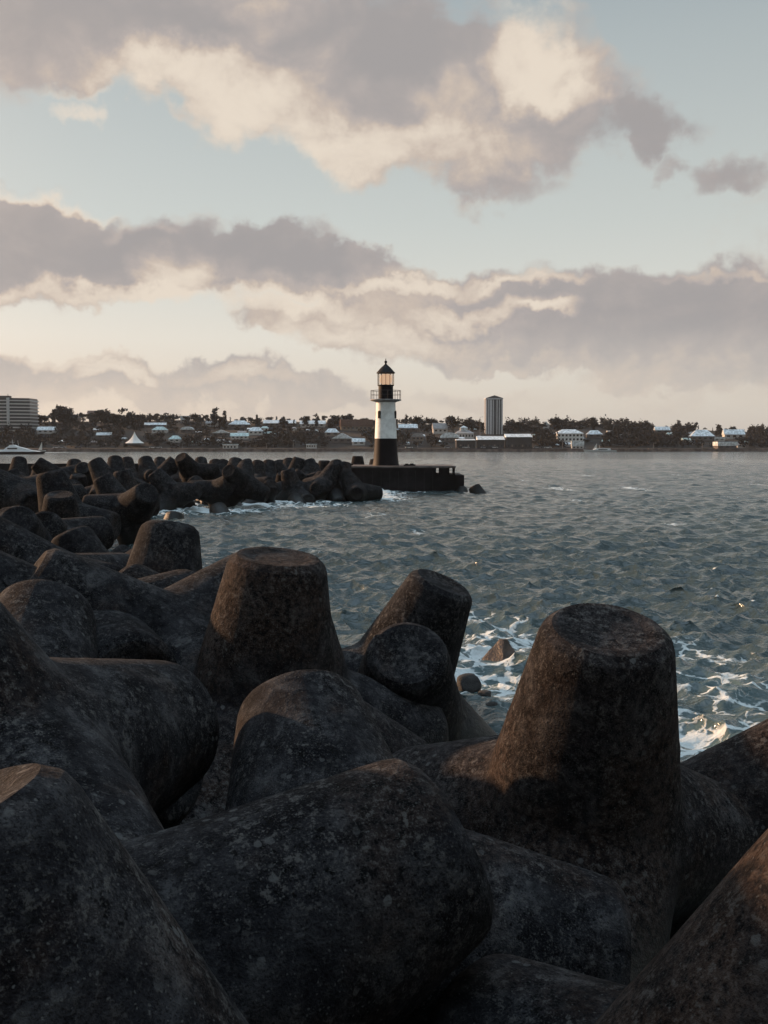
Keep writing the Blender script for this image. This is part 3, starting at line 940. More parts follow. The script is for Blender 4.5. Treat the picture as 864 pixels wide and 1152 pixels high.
HOUSES = [
    (41, 61, 480, 487, 'pale gabled house low on the hill just right of the curved apartment block', 0, 0, 'gable', 3),
    (80, 90, 468, 471.5, 'small flat roofed hut high on the bare brown slope at left', 3, 2, 'flat', 1),
    (113, 130, 471, 477, 'pale blue roofed house left of the biggest tree', 0, 2, 'hip', 2),
    (108, 125, 486.5, 492, 'pale roofed house under the slope, left of the white tent', 0, 1, 'gable', 2),
    (98, 108, 462, 467, 'little house on the ridge with a sunlit pink roof', 2, 2, 'gable', 1),
    (162, 187, 475.5, 480, 'long pale roofed building on the upper slope above the tent', 0, 1, 'gable', 5),
    (170, 187, 480, 486.5, 'teal roofed house directly below the long pale roof', 1, 0, 'hip', 3),
    (203, 213, 468, 474.5, 'small white box house near the ridge between dark trees', 0, 0, 'flat', 2),
    (189, 203, 490, 497, 'pale cottage low among trees right of the tent', 1, 0, 'hip', 2),
    (203, 217, 480, 486, 'house with a thin curved pale roof above the cottage', 0, 1, 'arch', 2),
    (231, 245, 473, 479, 'grey roofed house below the tallest pines of the ridge', 3, 0, 'gable', 2),
    (257, 282, 473, 481, 'cluster house with a broad pale roof in the gap of the trees', 0, 1, 'hip', 3),
    (238, 259, 483.5, 490, 'wide gabled house with a pale pointed front at mid slope', 0, 1, 'front', 3),
    (259, 280, 487, 493.5, 'low pale house beside the one with the pointed front', 1, 0, 'gable', 4),
    (279, 296, 480.5, 488.5, 'pale two floor house left of the dark wood', 0, 0, 'hip', 3),
    (296, 333, 472.5, 479, 'very long pale roof near the ridge over the dark wood', 0, 1, 'gable', 6),
    (337, 366, 473, 480, 'long stepped pale house near the ridge left of the lighthouse', 0, 0, 'gable', 5),
    (365, 382, 482, 490, 'blue grey roofed house on the slope left of the lighthouse', 0, 2, 'hip', 2),
    (373, 397, 487, 498, 'large white gabled hall low on the shore left of the lighthouse', 0, 1, 'front', 3),
    (396, 411, 493, 500, 'small white shed between the gabled hall and the lighthouse', 0, 0, 'gable', 2),
    (383, 420, 472, 484, 'broad brown building on the ridge behind the lighthouse gallery', 2, 2, 'flat', 7),
    (448, 470, 477, 485, 'pale roofed house just right of the lighthouse shaft', 0, 1, 'gable', 3),
    (487, 504, 476, 487, 'white fronted house beside the round dark tree', 3, 0, 'gable', 3),
    (463, 477, 487, 495, 'rounded grey hall low on the shore right of the lighthouse', 3, 2, 'arch', 3),
    (495, 516, 486.5, 497, 'hall with a wide arched pale roof left of the grey pavilion', 0, 1, 'arch', 4),
    (610, 618, 474, 481, 'tiny white house high in the trees right of the tower block', 0, 0, 'front', 1),
    (660, 678, 484, 492, 'white house with a slanting roof right of the mansion', 0, 1, 'hip', 2),
    (643, 657, 496, 505, 'small white waterside house below the mansion', 0, 0, 'flat', 3),
    (737, 754, 480, 487, 'white house on the right hand hill with a dark gable', 0, 1, 'gable', 2),
    (777, 804, 483.5, 496, 'big white house with a drooping roof on the right hand hill', 0, 1, 'hip', 4),
    (815, 838, 483, 493, 'white house half hid by trees near the right edge', 0, 0, 'gable', 3),
    (803, 816, 491.5, 495.5, 'low white annex between the two big houses at right', 0, 0, 'flat', 2),
    (807, 830, 497, 504, 'waterside shed with a bright white lean to roof at right', 0, 1, 'flat', 3),
]
for h in HOUSES:
    u0, u1, vt, vb, lab, ro, wa, kd, nw = h
    house(u0, u1, vt, vb, lab, ro, wa, kd, nw, wallfrac=0.35 if kd == 'flat' else 0.42, rz=random.uniform(-.15, .15))


def cottage(u, v, wpx, lab_group, ro, wa):
    house(u - wpx / 2, u + wpx / 2, v - wpx * .32, v + 1, 'tiny pale house half buried in trees on the far hillside', ro, wa, random.choice(['gable', 'hip']), 2, group=lab_group)


for k in range(62):
    u = random.choice([random.uniform(60, 420), random.uniform(440, 540), random.uniform(600, 860), random.uniform(180, 420)])
    cottage(u, random.uniform(482, 499) if u < 540 else random.uniform(484, 502), random.uniform(5, 10), 'tiny pale houses among the far trees', random.choice([0, 0, 1, 3]), random.choice([0, 1, 2]))

# mansion with rows of windows
def block(u0, u1, vt, vb, name, label, floors, bays, wallm, glassm, roofh, Dp=12, roofm=None, cat='building'):
    p = on_hill((u0 + u1) / 2, vb + 1)
    W = (u1 - u0) * p.y / FOC; top = CAM_H - (vt - 500) / FOC * p.y; bot = CAM_H - (vb - 500) / FOC * p.y
    e = empty(name, (p.x, p.y, bot)); tag(e, label, cat)
    Hh = top - bot - roofh
    m = MB(); m.box((0, Dp / 2, Hh / 2 - 2), (W, Dp, Hh + 4)); m.build('wall', wallm, e)
    for f in range(floors):
        for b_ in range(bays):
            w = MB(); w.box((0, 0, 0), (W / bays * .55, 0.14, Hh / floors * .5))
            w.build('window', glassm, e, loc=((-.5 + (b_ + .5) / bays) * W, -.04, (f + .5) * Hh / floors))
    if roofh > 0:
        a = W / 2 + .5; i = min(a * .5, Dp / 2)
        m = MB(); m.add([(-a, -.5, Hh), (a, -.5, Hh), (a, Dp + .5, Hh), (-a, Dp + .5, Hh), (-a + i, Dp / 2, Hh + roofh), (a - i, Dp / 2, Hh + roofh)],
                        [(0, 1, 5, 4), (1, 2, 5), (2, 3, 4, 5), (3, 0, 4), (3, 2, 1, 0)])
        m.build('roof', roofm or M_ROOFS[0], e)
    return e, W, Hh


block(627, 656, 483, 496.5, 'mansion', 'large white mansion with rows of windows and pale hipped roof on the right hand shore', 2, 7, plain('white_mansion_wall', (.78, .79, .78), .8, var=.1), M_GLASS, 2.6, roofm=M_ROOFS[0])
e, W, Hh = block(513, 533, 484, 493, 'pavilion', 'grey tiered pavilion with a small cupola left of the waterside sheds', 1, 6, M_WALLS[0], M_GLASS, 2.0, roofm=M_ROOFS[3])
m = MB(); m.box((-.3, 6, Hh + 2.6), (4.6, 4, 2.0)); m.add([(-2.9, 3.7, Hh + 3.6), (2.3, 3.7, Hh + 3.6), (2.3, 8.3, Hh + 3.6), (-2.9, 8.3, Hh + 3.6), (-.3, 6, Hh + 5)], [(0, 1, 4), (1, 2, 4), (2, 3, 4), (3, 0, 4), (3, 2, 1, 0)])
m.build('cupola', M_ROOFS[0], e)


def shed(u0, u1, vt, vr, vb, label):
    y = 612.0
    p0 = at(u0, vb, y); p1 = at(u1, vb, y); W = p1.x - p0.x
    zt = at(0, vt, y).z; zr = at(0, vr, y).z
    e = empty('waterside_shed', ((p0.x + p1.x) / 2, y, 1.85)); tag(e, label, 'shed')
    m = MB(); m.box((0, 4, (zr - 1.85) / 2), (W * .96, 8, zr - 1.85)); m.build('wall', plain('dark_shed_wall', (0.055, 0.05, 0.05), .8), e)
    m = MB(); m.add([(-W / 2, -.6, zr - 1.85), (W / 2, -.6, zr - 1.85), (W / 2, 8.5, zt - 1.85), (-W / 2, 8.5, zt - 1.85),
                     (-W / 2, -.6, zr - 2.1), (W / 2, -.6, zr - 2.1), (W / 2, 8.5, zr - 2.1), (-W / 2, 8.5, zr - 2.1)],
                    [(0, 1, 2, 3), (4, 7, 6, 5), (0, 4, 5, 1), (1, 5, 6, 2), (2, 6, 7, 3), (3, 7, 4, 0)])
    m.build('roof', M_ROOFS[0], e)
    n = 7
    for k in range(n):
        w = MB(); w.box((0, 0, 0), (W / n * .4, .14, 1.3)); w.build('window', M_WALLS[2] if k % 3 == 1 else M_GLASS, e, loc=((-.5 + (k + .5) / n) * W * .9, -.05, 1.6))


shed(537, 568, 490.5, 494.5, 505.5, 'dark waterside shed with a pale roof, left one of the pair under the tower block')
shed(569, 599, 488.0, 491.5, 505.5, 'dark waterside shed with a higher pale roof, right one of the pair below the tower')
shed(513, 535, 494, 495, 505, 'dark low shed below the grey pavilion')

# tower block with a peaked top
y = 690.0
c0 = at(546.5, 488, y); c1 = at(565.5, 488, y); W = c1.x - c0.x; zb = hill(c0.x, y) - 1; zt = at(0, 449.5, y).z; Ht = zt - zb
e = empty('tower_block', ((c0.x + c1.x) / 2, y + 6, zb), 0.0)
tag(e, 'tall grey tower block with vertical ribs and a peaked top on the far shore', 'tower')
mt_rib = plain('tower_rib_concrete', (0.62, 0.63, 0.66), .7, var=.1); mt_dark = plain('tower_dark_cladding', (0.075, 0.08, 0.09), .35, spec=.5)
m = MB(); m.box((0, 0, Ht / 2), (W * .94, W * .94, Ht)); m.build('cladding', mt_dark, e)
for fx, ww in ((-.46, .08), (-.33, .07), (-.20, .11), (-.06, .05), (.16, .05), (.30, .05), (.46, .08)):
    m = MB(); m.box((fx * W, -W * .47 - .12, Ht / 2 + .2), (ww * W, 0.5, Ht + .4)); m.build('rib', mt_rib, e)
for fy in (-.4, -.15, .1, .35):
    for sx in (-1, 1):
        m = MB(); m.box((sx * (W * .47 + .12), fy * W, Ht / 2 + .2), (0.5, .07 * W, Ht + .4)); m.build('rib', mt_rib, e)
m = MB(); a = W / 2 + .25; m.box((0, 0, Ht + .75), (a * 2, a * 2, .5)); m.build('cornice', mt_rib, e)
m = MB(); m.add([(-a, -a, Ht + 1.0), (a, -a, Ht + 1.0), (a, a, Ht + 1.0), (-a, a, Ht + 1.0), (0, -a, Ht + 2.9), (0, a, Ht + 2.9)], [(0, 1, 4), (1, 2, 5, 4), (2, 3, 5), (3, 0, 4, 5), (3, 2, 1, 0)]); m.build('roof', mt_dark, e)

# curved apartment block at the left edge
y = 700.0
c0 = at(-36, 480, y); c1 = at(34, 480, y); W = c1.x - c0.x; zb = 6.0; zt = at(0, 448, y).z
e = empty('apartment_block', ((c0.x + c1.x) / 2, y, zb)); tag(e, 'curved apartment block with pale balcony bands at the left edge of the far shore', 'apartment block')
fl = 13; fh = (zt - zb) / fl


def arc_slab(z0, z1, grow, n=20, half=W / 2):
    m = MB(); vs = []
    for k in range(n + 1):
        t = -1 + 2 * k / n
        x = t * (half + grow); yy = -6 * (1 - t * t) * 0.9 - grow
        vs += [(x, yy, z0), (x, yy, z1), (x, 16 + grow, z0), (x, 16 + grow, z1)]
    fs = []
    for k in range(n):
        a = 4 * k; b_ = a + 4
        fs += [(a, b_, b_ + 1, a + 1), (a + 1, b_ + 1, b_ + 3, a + 3), (a + 2, a + 3, b_ + 3, b_ + 2), (a, a + 2, b_ + 2, b_)]
    fs += [(0, 1, 3, 2), (4 * n, 4 * n + 2, 4 * n + 3, 4 * n + 1)]
    m.add(vs, fs); return m


arc_slab(0, zt - zb, 0).build('facade', plain('apartment_glass', (0.05, 0.05, 0.055), .3, spec=.5), e)
mbal = plain('balcony_concrete', (0.58, 0.58, 0.58), .8, var=.12)
for k in range(fl): arc_slab(k * fh + .2, k * fh + fh * .42, .6).build('balcony', mbal, e)
m = MB(); m.box((W * .2, -5.8, (zt - zb) / 2), (1.3, 2.2, zt - zb + .3)); m.build('lift_shaft', mbal, e)
m = MB(); m.box((W * .05, 4, zt - zb + .9), (9, 5, 1.8)); m.box((W * .12, 4, zt - zb + 2), (.3, .3, 2.2)); m.build('roof_plant', M_WALLS[1], e)

# white tent
p = at(151.5, 500, 628); apex = at(151.5, 485.5, 628).z - p.z; hw = 11 * 628 / FOC
e = empty('marquee', (p.x, 628, p.z)); tag(e, 'white peaked marquee tent on the far waterfront', 'tent')
m = MB(); n = 8; prof = [(1.0, .10), (.62, .28), (.34, .50), (.15, .72), (.05, .9), (.01, 1.0)]
m.lathe([(hw * a, apex * b_) for a, b_ in prof], n); m.build('canopy', plain('white_canvas', (.72, .7, .66), .8, var=.06), e)
m = MB()
for k in range(n):
    a0 = 2 * math.pi * k / n; m.tube((hw * .97 * math.cos(a0), hw * .97 * math.sin(a0), -1.2), (hw * .97 * math.cos(a0), hw * .97 * math.sin(a0), apex * .11), .09, 5)
m.build('pole', M_RAIL, e)

# street lamps / masts along the front
def lamp_post(u, vb, vt, y, lab, group=None):
    b_ = at(u, vb, y); t_ = at(u, vt, y)
    e = empty('street_lamp', (b_.x, y, b_.z)); tag(e, lab, 'street lamp', group)
    h = t_.z - b_.z
    m = MB(); m.tube((0, 0, 0), (0, 0, h), .14, 6, .09); m.tube((0, 0, h - .1), (1.3, 0, h), .07, 5); m.build('pole', M_GREYP, e)
    m = MB(); m.box((1.5, 0, h), (.9, .5, .22)); m.build('lamp_head', M_GREYP, e)


lamp_post(540, 490, 469, 668, 'tall slim lamp mast left of the tower block')
lamp_post(633, 507, 496, 611, 'slim pale post on the waterfront left of the speed boat')
for u in (75, 98, 205, 300, 330, 420, 470, 590, 735, 790):
    lamp_post(u, 505, 498.5, 613 + u % 3, 'short lamp post along the far promenade', 'promenade lamp posts')


# people sized clutter on the promenade: parked cars
def car_mesh_parts(e, colr):
    m = MB(); m.add([(-2.1, -.85, .35), (2.1, -.85, .35), (2.1, .85, .35), (-2.1, .85, .35), (-2.1, -.85, .85), (2.1, -.85, .85), (2.1, .85, .85), (-2.1, .85, .85)],
                    [(3, 2, 1, 0), (0, 1, 5, 4), (1, 2, 6, 5), (2, 3, 7, 6), (3, 0, 4, 7), (4, 5, 6, 7)])
    m.build('body', colr, e)
    m = MB(); m.add([(-1.5, -.78, .852), (1.2, -.78, .852), (1.2, .78, .852), (-1.5, .78, .852), (-1.0, -.65, 1.42), (.6, -.65, 1.42), (.6, .65, 1.42), (-1.0, .65, 1.42)],
                    [(0, 1, 5, 4), (1, 2, 6, 5), (2, 3, 7, 6), (3, 0, 4, 7), (4, 5, 6, 7)])
    m.build('cabin', M_GLASS, e)
    for sx in (-1.3, 1.3):
        for sy in (-.86, .86):
            m = MB(); m.tube((sx, sy - .1, .34), (sx, sy + .1, .34), .34, 12); m.build('wheel', M_BLACK, e)


car_cols = [plain('white_car_paint', (.6, .6, .6), .4, var=.02), plain('silver_car_paint', (.32, .33, .35), .35, var=.02), plain('dark_car_paint', (.04, .04, .05), .35, var=.02)]
proto_car = None
for k, u in enumerate((64, 70, 88, 172, 178, 196, 460, 504, 519, 524, 545, 550, 556, 604, 611, 616)):
    e = empty('parked_car', (at(u, 505, 610.5).x, 610.5, 1.86), random.uniform(-.1, .1))
    tag(e, 'small parked car on the far promenade', 'car', 'cars parked along the far promenade')
    car_mesh_parts(e, car_cols[k % 3])

# ------------------------------------------------------------------ boats
M_HULLW = plain('white_boat_paint', (.66, .68, .69), .35, var=.05); M_HULLD = plain('dark_boat_hull', (.02, .018, .022), .35)


def hull_mesh(L_, B, H0, bow_rise=.3, stern=0.85):
    m = MB(); n = 14; vs = []
    for k in range(n + 1):
        t = k / n
        x = -L_ / 2 + L_ * t
        w = B / 2 * (1 - max(0, (t - .45) / .55) ** 2.2) * (stern + (1 - stern) * min(1, t * 3)); w = max(w, .02)
        zt_ = H0 * (1 + bow_rise * t * t)
        vs += [(x - .05 * L_ * (1 - 0) * 0, -w, zt_), (x - (.06 * L_ if t > .6 else 0) * (t - .6) / .4 if t > .6 else x, -w * .72, -.5), (x - (.06 * L_) * (t - .6) / .4 if t > .6 else x, w * .72, -.5), (x, w, zt_)]
    fs = []
    for k in range(n):
        a = 4 * k; b_ = a + 4
        fs += [(a, a + 1, b_ + 1, b_), (a + 1, a + 2, b_ + 2, b_ + 1), (a + 2, a + 3, b_ + 3, b_ + 2), (a + 3, a, b_, b_ + 3)]
    fs += [(0, 3, 2, 1), (4 * n, 4 * n + 1, 4 * n + 2, 4 * n + 3)]
    m.add(vs, fs); return m


def cabin(m, x0, x1, b_, z0, z1, rake0=.2, rake1=1.2):
    m.add([(x0, -b_, z0), (x1, -b_, z0), (x1, b_, z0), (x0, b_, z0), (x0 + rake0, -b_ * .85, z1), (x1 - rake1, -b_ * .85, z1), (x1 - rake1, b_ * .85, z1), (x0 + rake0, b_ * .85, z1)],
          [(3, 2, 1, 0), (0, 1, 5, 4), (1, 2, 6, 5), (2, 3, 7, 6), (3, 0, 4, 7), (4, 5, 6, 7)])


yb = 440.0
s0 = at(52, 510, yb).x; Ly = 30.0
e = empty('motor_yacht', (s0 - Ly / 2, yb, 0)); tag(e, 'white motor yacht with a dark hull passing at the left edge', 'yacht')
hull_mesh(Ly, 6, .95, .35).build('hull', M_HULLD, e)
m = MB(); cabin(m, -12, 13.2, 2.5, 1.1, 2.0, .3, 6.5); m.build('deck_house', M_HULLW, e)
m = MB(); cabin(m, -2.5, 8.0, 2.1, 2.0, 3.2, 1.3, 4.6); m.build('wheel_house', M_HULLW, e)
m = MB(); m.box((1.2, -2.13, 2.45), (4.2, .1, .55)); m.build('window', M_GLASS, e)
m = MB(); cabin(m, -.8, 3.2, 1.6, 3.2, 4.0, .6, 1.6); m.build('flybridge', M_HULLW, e)
m = MB(); m.tube((.9, 0, 3.9), (.5, 0, 6.3), .10, 6, .05); m.tube((3.2, 0, 3.2), (2.9, 0, 5.8), .06, 6); m.tube((-.8, 0, 5.2), (1.7, 0, 5.2), .05, 5); m.build('mast', M_HULLW, e)

yb = 560.0; x0 = at(656, 508, yb).x; x1 = at(693, 508, yb).x
e = empty('speed_boat', ((x0 + x1) / 2, yb, 0), math.pi); tag(e, 'long low white boat moored off the right hand shore', 'boat')
hull_mesh(x1 - x0, 4.2, 1.0, .5).build('hull', M_HULLW, e)
m = MB(); cabin(m, -6, 4.2, 1.6, .96, 2.1, .4, 2.4); m.build('deck_house', M_HULLW, e)
m = MB(); m.box((-1.5, 1.62, 1.5), (5, .1, .45)); m.build('window', M_GLASS, e)
m = MB(); m.tube((0, 0, 2), (0, 0, 3.8), .06); m.build('mast', M_HULLW, e)


def dinghy(u, y, vtop, lab, sail=True, Ld=5.0):
    p = at(u, 507, y)
    e = empty('sail_boat', (p.x, y, 0)); tag(e, lab, 'sail boat')
    hull_mesh(Ld, 1.8, .6, .3).build('hull', M_HULLW, e)
    h = at(u, vtop, y).z
    m = MB(); m.tube((.3, 0, .4), (.3, 0, h), .06, 6, .04); m.build('mast', M_RAIL, e)
    if sail:
        m = MB(); m.add([(.2, .03, 1.0), (.2, .03, h - .2), (-Ld * .42, .35, 1.1), (.2, .07, 1.0), (.2, .07, h - .2), (-Ld * .42, .39, 1.1)], [(0, 1, 2), (3, 5, 4), (0, 2, 5, 3), (0, 3, 4, 1), (1, 4, 5, 2)])
        m.build('sail', plain('sail_cloth', (.7, .7, .68), .8, var=.04), e)


dinghy(671, 585, 498.5, 'small boat with a white sail just behind the long low boat')
dinghy(47, 598, 496.5, 'small boat with a white sail right behind the motor yacht')
# white kiosk and container-like huts on the quay
for (u0, u1, vt, vb, lab) in ((250, 267, 499.5, 505, 'white waterfront kiosk with dark openings below the low pale house'), (344, 356, 499.3, 503.8, 'small white waterfront hut below the dark wood')):
    house(u0, u1, vt, vb, lab, 0, 0, 'flat', 4, cat='kiosk', name='kiosk', wallfrac=.75)

# ------------------------------------------------------------------ trees
def foliage_mat(name, c0, c1):
    m, nt, N, Lk, b = new_mat(name)
    g = G(nt); oi = N.new('ShaderNodeObjectInfo'); tc = N.new('ShaderNodeTexCoord')
    f = g.noise(tc.outputs['Object'], 0.5, 4, .7)
    Lk.new(g.mix(g.step(f, .35, .65), c0, c1), b.inputs['Base Color'])
    b.inputs['Roughness'].default_value = .9; b.inputs['Specular IOR Level'].default_value = .15
    return m


M_LEAF = foliage_mat('dark_foliage', (0.009, 0.010, 0.008), (0.024, 0.024, 0.018))
M_LEAF2 = foliage_mat('brown_foliage', (0.012, 0.011, 0.010), (0.028, 0.025, 0.020))
M_BARK = plain('bark', (0.05, 0.04, 0.035), .9)
TR = np.random.default_rng(21)


def leaf_cloud(lobes, n, size, r):
    """random leaf clumps (small folded quads) through the volume of a set of lobes"""
    w = np.array([l[3] * l[4] * l[3] for l in lobes]); w = w / w.sum()
    pick = r.choice(len(lobes), n, p=w)
    L_ = np.array(lobes)[pick]
    d = r.normal(size=(n, 3)); d /= np.linalg.norm(d, axis=1)[:, None]
    rad = r.random(n) ** 0.45
    rad *= 1 + 0.18 * r.normal(size=n)
    c = L_[:, :3] + d * rad[:, None] * np.stack([L_[:, 3], L_[:, 3], L_[:, 4]], 1)
    a = r.normal(size=(n, 3)); a /= np.linalg.norm(a, axis=1)[:, None]
    b_ = np.cross(a, r.normal(size=(n, 3))); b_ /= np.linalg.norm(b_, axis=1)[:, None]
    s = size * (0.6 + 0.8 * r.random(n))[:, None]
    v = np.stack([c - a * s, c - b_ * s * .7, c + a * s, c + b_ * s * .7], 1).reshape(-1, 3)
    return v


def mesh_quads(name, v, mat):
    me = bpy.data.meshes.new(name); n = len(v) // 4
    me.vertices.add(len(v)); me.vertices.foreach_set('co', v.astype(np.float32).ravel())
    me.loops.add(n * 4); me.loops.foreach_set('vertex_index', np.arange(n * 4, dtype=np.int32))
    me.polygons.add(n); me.polygons.foreach_set('loop_start', np.arange(0, n * 4, 4, dtype=np.int32))
    me.update(calc_edges=True); me.materials.append(mat)
    return me


def lobes_for(kind, r):
    L_ = []
    if kind == 'round':
        for k in range(9):
            a = r.uniform(0, 6.28); q = r.uniform(0, 2.4)
            L_.append((q * math.cos(a), q * math.sin(a), r.uniform(3.6, 7.4) - q * .35, r.uniform(1.1, 1.9), r.uniform(.9, 1.4)))
    elif kind == 'tall':
        for k in range(9):
            a = r.uniform(0, 6.28); q = r.uniform(0, 1.1)
            L_.append((q * math.cos(a), q * math.sin(a), 2.5 + k * .95, r.uniform(.7, 1.3), r.uniform(.8, 1.3)))
    elif kind == 'cypress':
        for k in range(8): L_.append((r.uniform(-.15, .15), 0, 1.4 + k * 1.0, .85 * (1 - k / 11), .9))
    elif kind == 'spread':
        for k in range(12):
            a = r.uniform(0, 6.28); q = r.uniform(.5, 3.8)
            L_.append((q * math.cos(a), q * math.sin(a), r.uniform(5.0, 7.6) - q * .3, r.uniform(1.0, 1.8), r.uniform(.6, 1.0)))
    return L_


def tree_variant(kind, seed, n, mat):
    r = np.random.default_rng(seed)
    L_ = lobes_for(kind, r)
    crown = mesh_quads('crown', leaf_cloud(L_, n, .42, r), mat)
    t = MB(); t.tube((0, 0, -1.5), (0.1, 0, 3.6), .26, 7, .17)
    for l in L_[:6]: t.tube((.1, 0, random.uniform(2.0, 3.6)), (l[0] * .8, l[1] * .8, l[2]), .11, 5, .04)
    return crown, t.mesh('trunk', M_BARK)


VAR = {}
for kd, n in (('round', 620), ('tall', 480), ('cypress', 420), ('spread', 700)):
    VAR[kd] = [tree_variant(kd, 100 + s * 7 + len(kd), n, (M_LEAF, M_LEAF2)[s % 2]) for s in range(3)]


def tree(kind, x, y, s, label, group=None, sx=1.0, i=0, zoff=0):
    nm = {'round': 'round_tree', 'tall': 'tall_tree', 'cypress': 'cypress_tree', 'spread': 'spreading_tree'}[kind]
    e = empty(nm, (x, y, hill(x, y) - .3 + zoff), random.uniform(0, 6.28)); e.scale = (s * sx, s * sx, s)
    tag(e, label, 'tree', group)
    cr, tr = VAR[kind][i % 3]
    link('crown', cr, e); link('trunk', tr, e)


BASEH = {'round': 8.6, 'tall': 12.0, 'cypress': 10.0, 'spread': 8.6}


def skyline_tree(kind, u, vtop, y, label, group=None, sx=1.0, i=0):
    p = at(u, vtop, y)
    s = max(.35, (p.z - hill(p.x, y) + .3) / BASEH[kind])
    tree(kind, p.x, y, s, label, group, sx, i)


NAMED = [
    ('tall', 60, 458, 700, 'slim dark tree on the skyline right of the apartment block', .9), ('round', 70, 454, 690, 'ragged tree on the skyline, left of a close pair', .8), ('round', 79, 453, 700, 'ragged tree on the skyline, right of a close pair', .75),
    ('spread', 135, 456, 655, 'biggest dark tree of the far shore with a broad crown above the tent', .95), ('round', 113, 458.5, 700, 'round dark tree next left of the biggest one', 1.0),
    ('tall', 241, 456.5, 715, 'tall feathery pine standing highest on the ridge left of centre', 1.1), ('tall', 253, 460, 715, 'shorter pine right beside the tall feathery one', .9),
    ('cypress', 289, 464, 720, 'narrow cypress on the ridge left of the lighthouse', 1.3), ('round', 319, 465.5, 720, 'small round tree alone on the ridge left of the lighthouse', .8),
    ('round', 345, 465, 715, 'tree at the left end of a dark clump on the ridge', 1.0), ('tall', 356, 463.5, 715, 'upright block shaped tree at the right end of the dark clump', 1.3), ('spread', 391, 462, 715, 'broad domed tree on the ridge behind the lighthouse, left side', .9), ('round', 378, 464, 712, 'round tree beside the broad domed one', .9),
    ('tall', 457, 464, 715, 'tree with a narrow top just right of the lighthouse gallery', .8), ('round', 468, 465, 712, 'round topped tree next to the narrow one right of the lighthouse', .9), ('round', 486, 467.5, 712, 'low tree between two rounder ones right of the lighthouse', 1.0),
    ('spread', 510, 466, 690, 'large dome shaped dark tree midway between lighthouse and tower block', 1.0), ('round', 532, 471, 690, 'dark tree just left of the lamp mast', 1.0),
    ('round', 580, 471, 670, 'dense tree touching the right side of the tower block', 1.1), ('round', 626, 469, 690, 'twin crowned tree left of the mansion', 1.2), ('tall', 668, 468, 690, 'ragged high tree on the ridge right of the mansion', 1.2),
    ('spread', 708, 475.5, 700, 'flat topped tree on the right hand ridge', 1.0), ('round', 779, 477, 700, 'rounded tree above the big white house with a drooping roof', 1.1), ('round', 826, 477, 700, 'round dark tree above the half hidden white house at right', 1.0),
]
for i, (kd, u, v, y, lab, sx) in enumerate(NAMED): skyline_tree(kd, u, v, y, lab, None, sx, i)
gl = 'dark trees along the far ridge left of the lighthouse'; gr = 'dark trees along the far ridge right of the lighthouse'
prof_u = [0, 40, 100, 150, 230, 270, 300, 400, 450, 500, 560, 640, 700, 760, 864]
prof_v = [470, 464, 462, 463, 465, 468, 469, 468, 471, 472, 475, 472, 478, 480, 481]
u = 36.0; i = 0
while u < 905:
    if not (545 < u < 567):
        v = float(np.interp(u, prof_u, prof_v)) + random.uniform(-1.5, 3)
        kd = random.choice(['round', 'round', 'spread', 'tall', 'cypress'] if random.random() < .6 else ['round', 'spread'])
        left = u < 434
        skyline_tree(kd, u, v, random.uniform(722, 762), 'dark tree among many on the far ridge %s of the lighthouse' % ('left' if left else 'right'), gl if left else gr, random.uniform(.8, 1.3), i)
    u += random.uniform(5, 10); i += 1
# hillside wood: one uncountable mass of foliage
parts = []
wr2 = np.random.default_rng(33)
houses_uv = [(h[0] - 1.5, h[1] + 1.5, h[2] - 1, h[3] + .5) for h in HOUSES] + [(627, 657, 483, 497), (513, 534, 480, 505), (537, 600, 487, 506), (545, 567, 440, 488), (139, 163, 484, 500), (36, 40, 470, 480)]


def proj(p):
    q = p - Vector((0, 0, CAM_H)); c, s = math.cos(PITCH), math.sin(PITCH)
    f = q.y * c - q.z * s; up = q.y * s + q.z * c
    return 432 + FOC * q.x / f, 576 - FOC * up / f


cnt = 0
for k in range(5200):
    y = 622 + 150 * wr2.random() ** 1.2; x = wr2.uniform(-.62, .62) * y
    z = hill(x, y); hgt = wr2.uniform(2.2, 7.0)
    u_, vt_ = proj(Vector((x, y, z + hgt))); _, vb_ = proj(Vector((x, y, z)))
    if any(a - 2 < u_ < b_ + 2 and vt_ < c_ + (d_ - c_) * .8 and vb_ > c_ + 1.5 for a, b_, c_, d_ in houses_uv): continue
    if 44 < u_ < 112 and 468 < vt_ < 488 and wr2.random() < .55: continue     # barer slope at left
    L_ = [(x + wr2.uniform(-1.3, 1.3), y + wr2.uniform(-1, 1), z + hgt * wr2.uniform(.35, .75), wr2.uniform(1.3, 2.3), hgt * .36) for _ in range(3)]
    parts.append(leaf_cloud(L_, 44, .62, wr2)); cnt += 1
wood = link('hillside_wood', mesh_quads('hillside_wood', np.concatenate(parts), M_LEAF2))
tag(wood, 'dark mass of trees and scrub covering the far hillside', 'wood', kind='stuff')

# ------------------------------------------------------------------ haze
HAZE = 0.00006
mb = MB(); mb.box((0, 270, 29.5), (3000 - 20, 2360 - 20, 75)); hz = mb.build('haze', M_ROCK)
hz.data.materials.clear()
mh = bpy.data.materials.new('haze'); mh.use_nodes = True; nt = mh.node_tree; nt.nodes.clear()
out = nt.nodes.new('ShaderNodeOutputMaterial'); pv = nt.nodes.new('ShaderNodeVolumePrincipled')
pv.inputs['Color'].default_value = (.80, .88, 1.0, 1); pv.inputs['Density'].default_value = HAZE; pv.inputs['Anisotropy'].default_value = .0
nt.links.new(pv.outputs[0], out.inputs['Volume']); hz.data.materials.append(mh)
tag(hz, kind='stuff')
hz['label'] = 'thin evening haze over the harbour'; hz['category'] = 'haze'

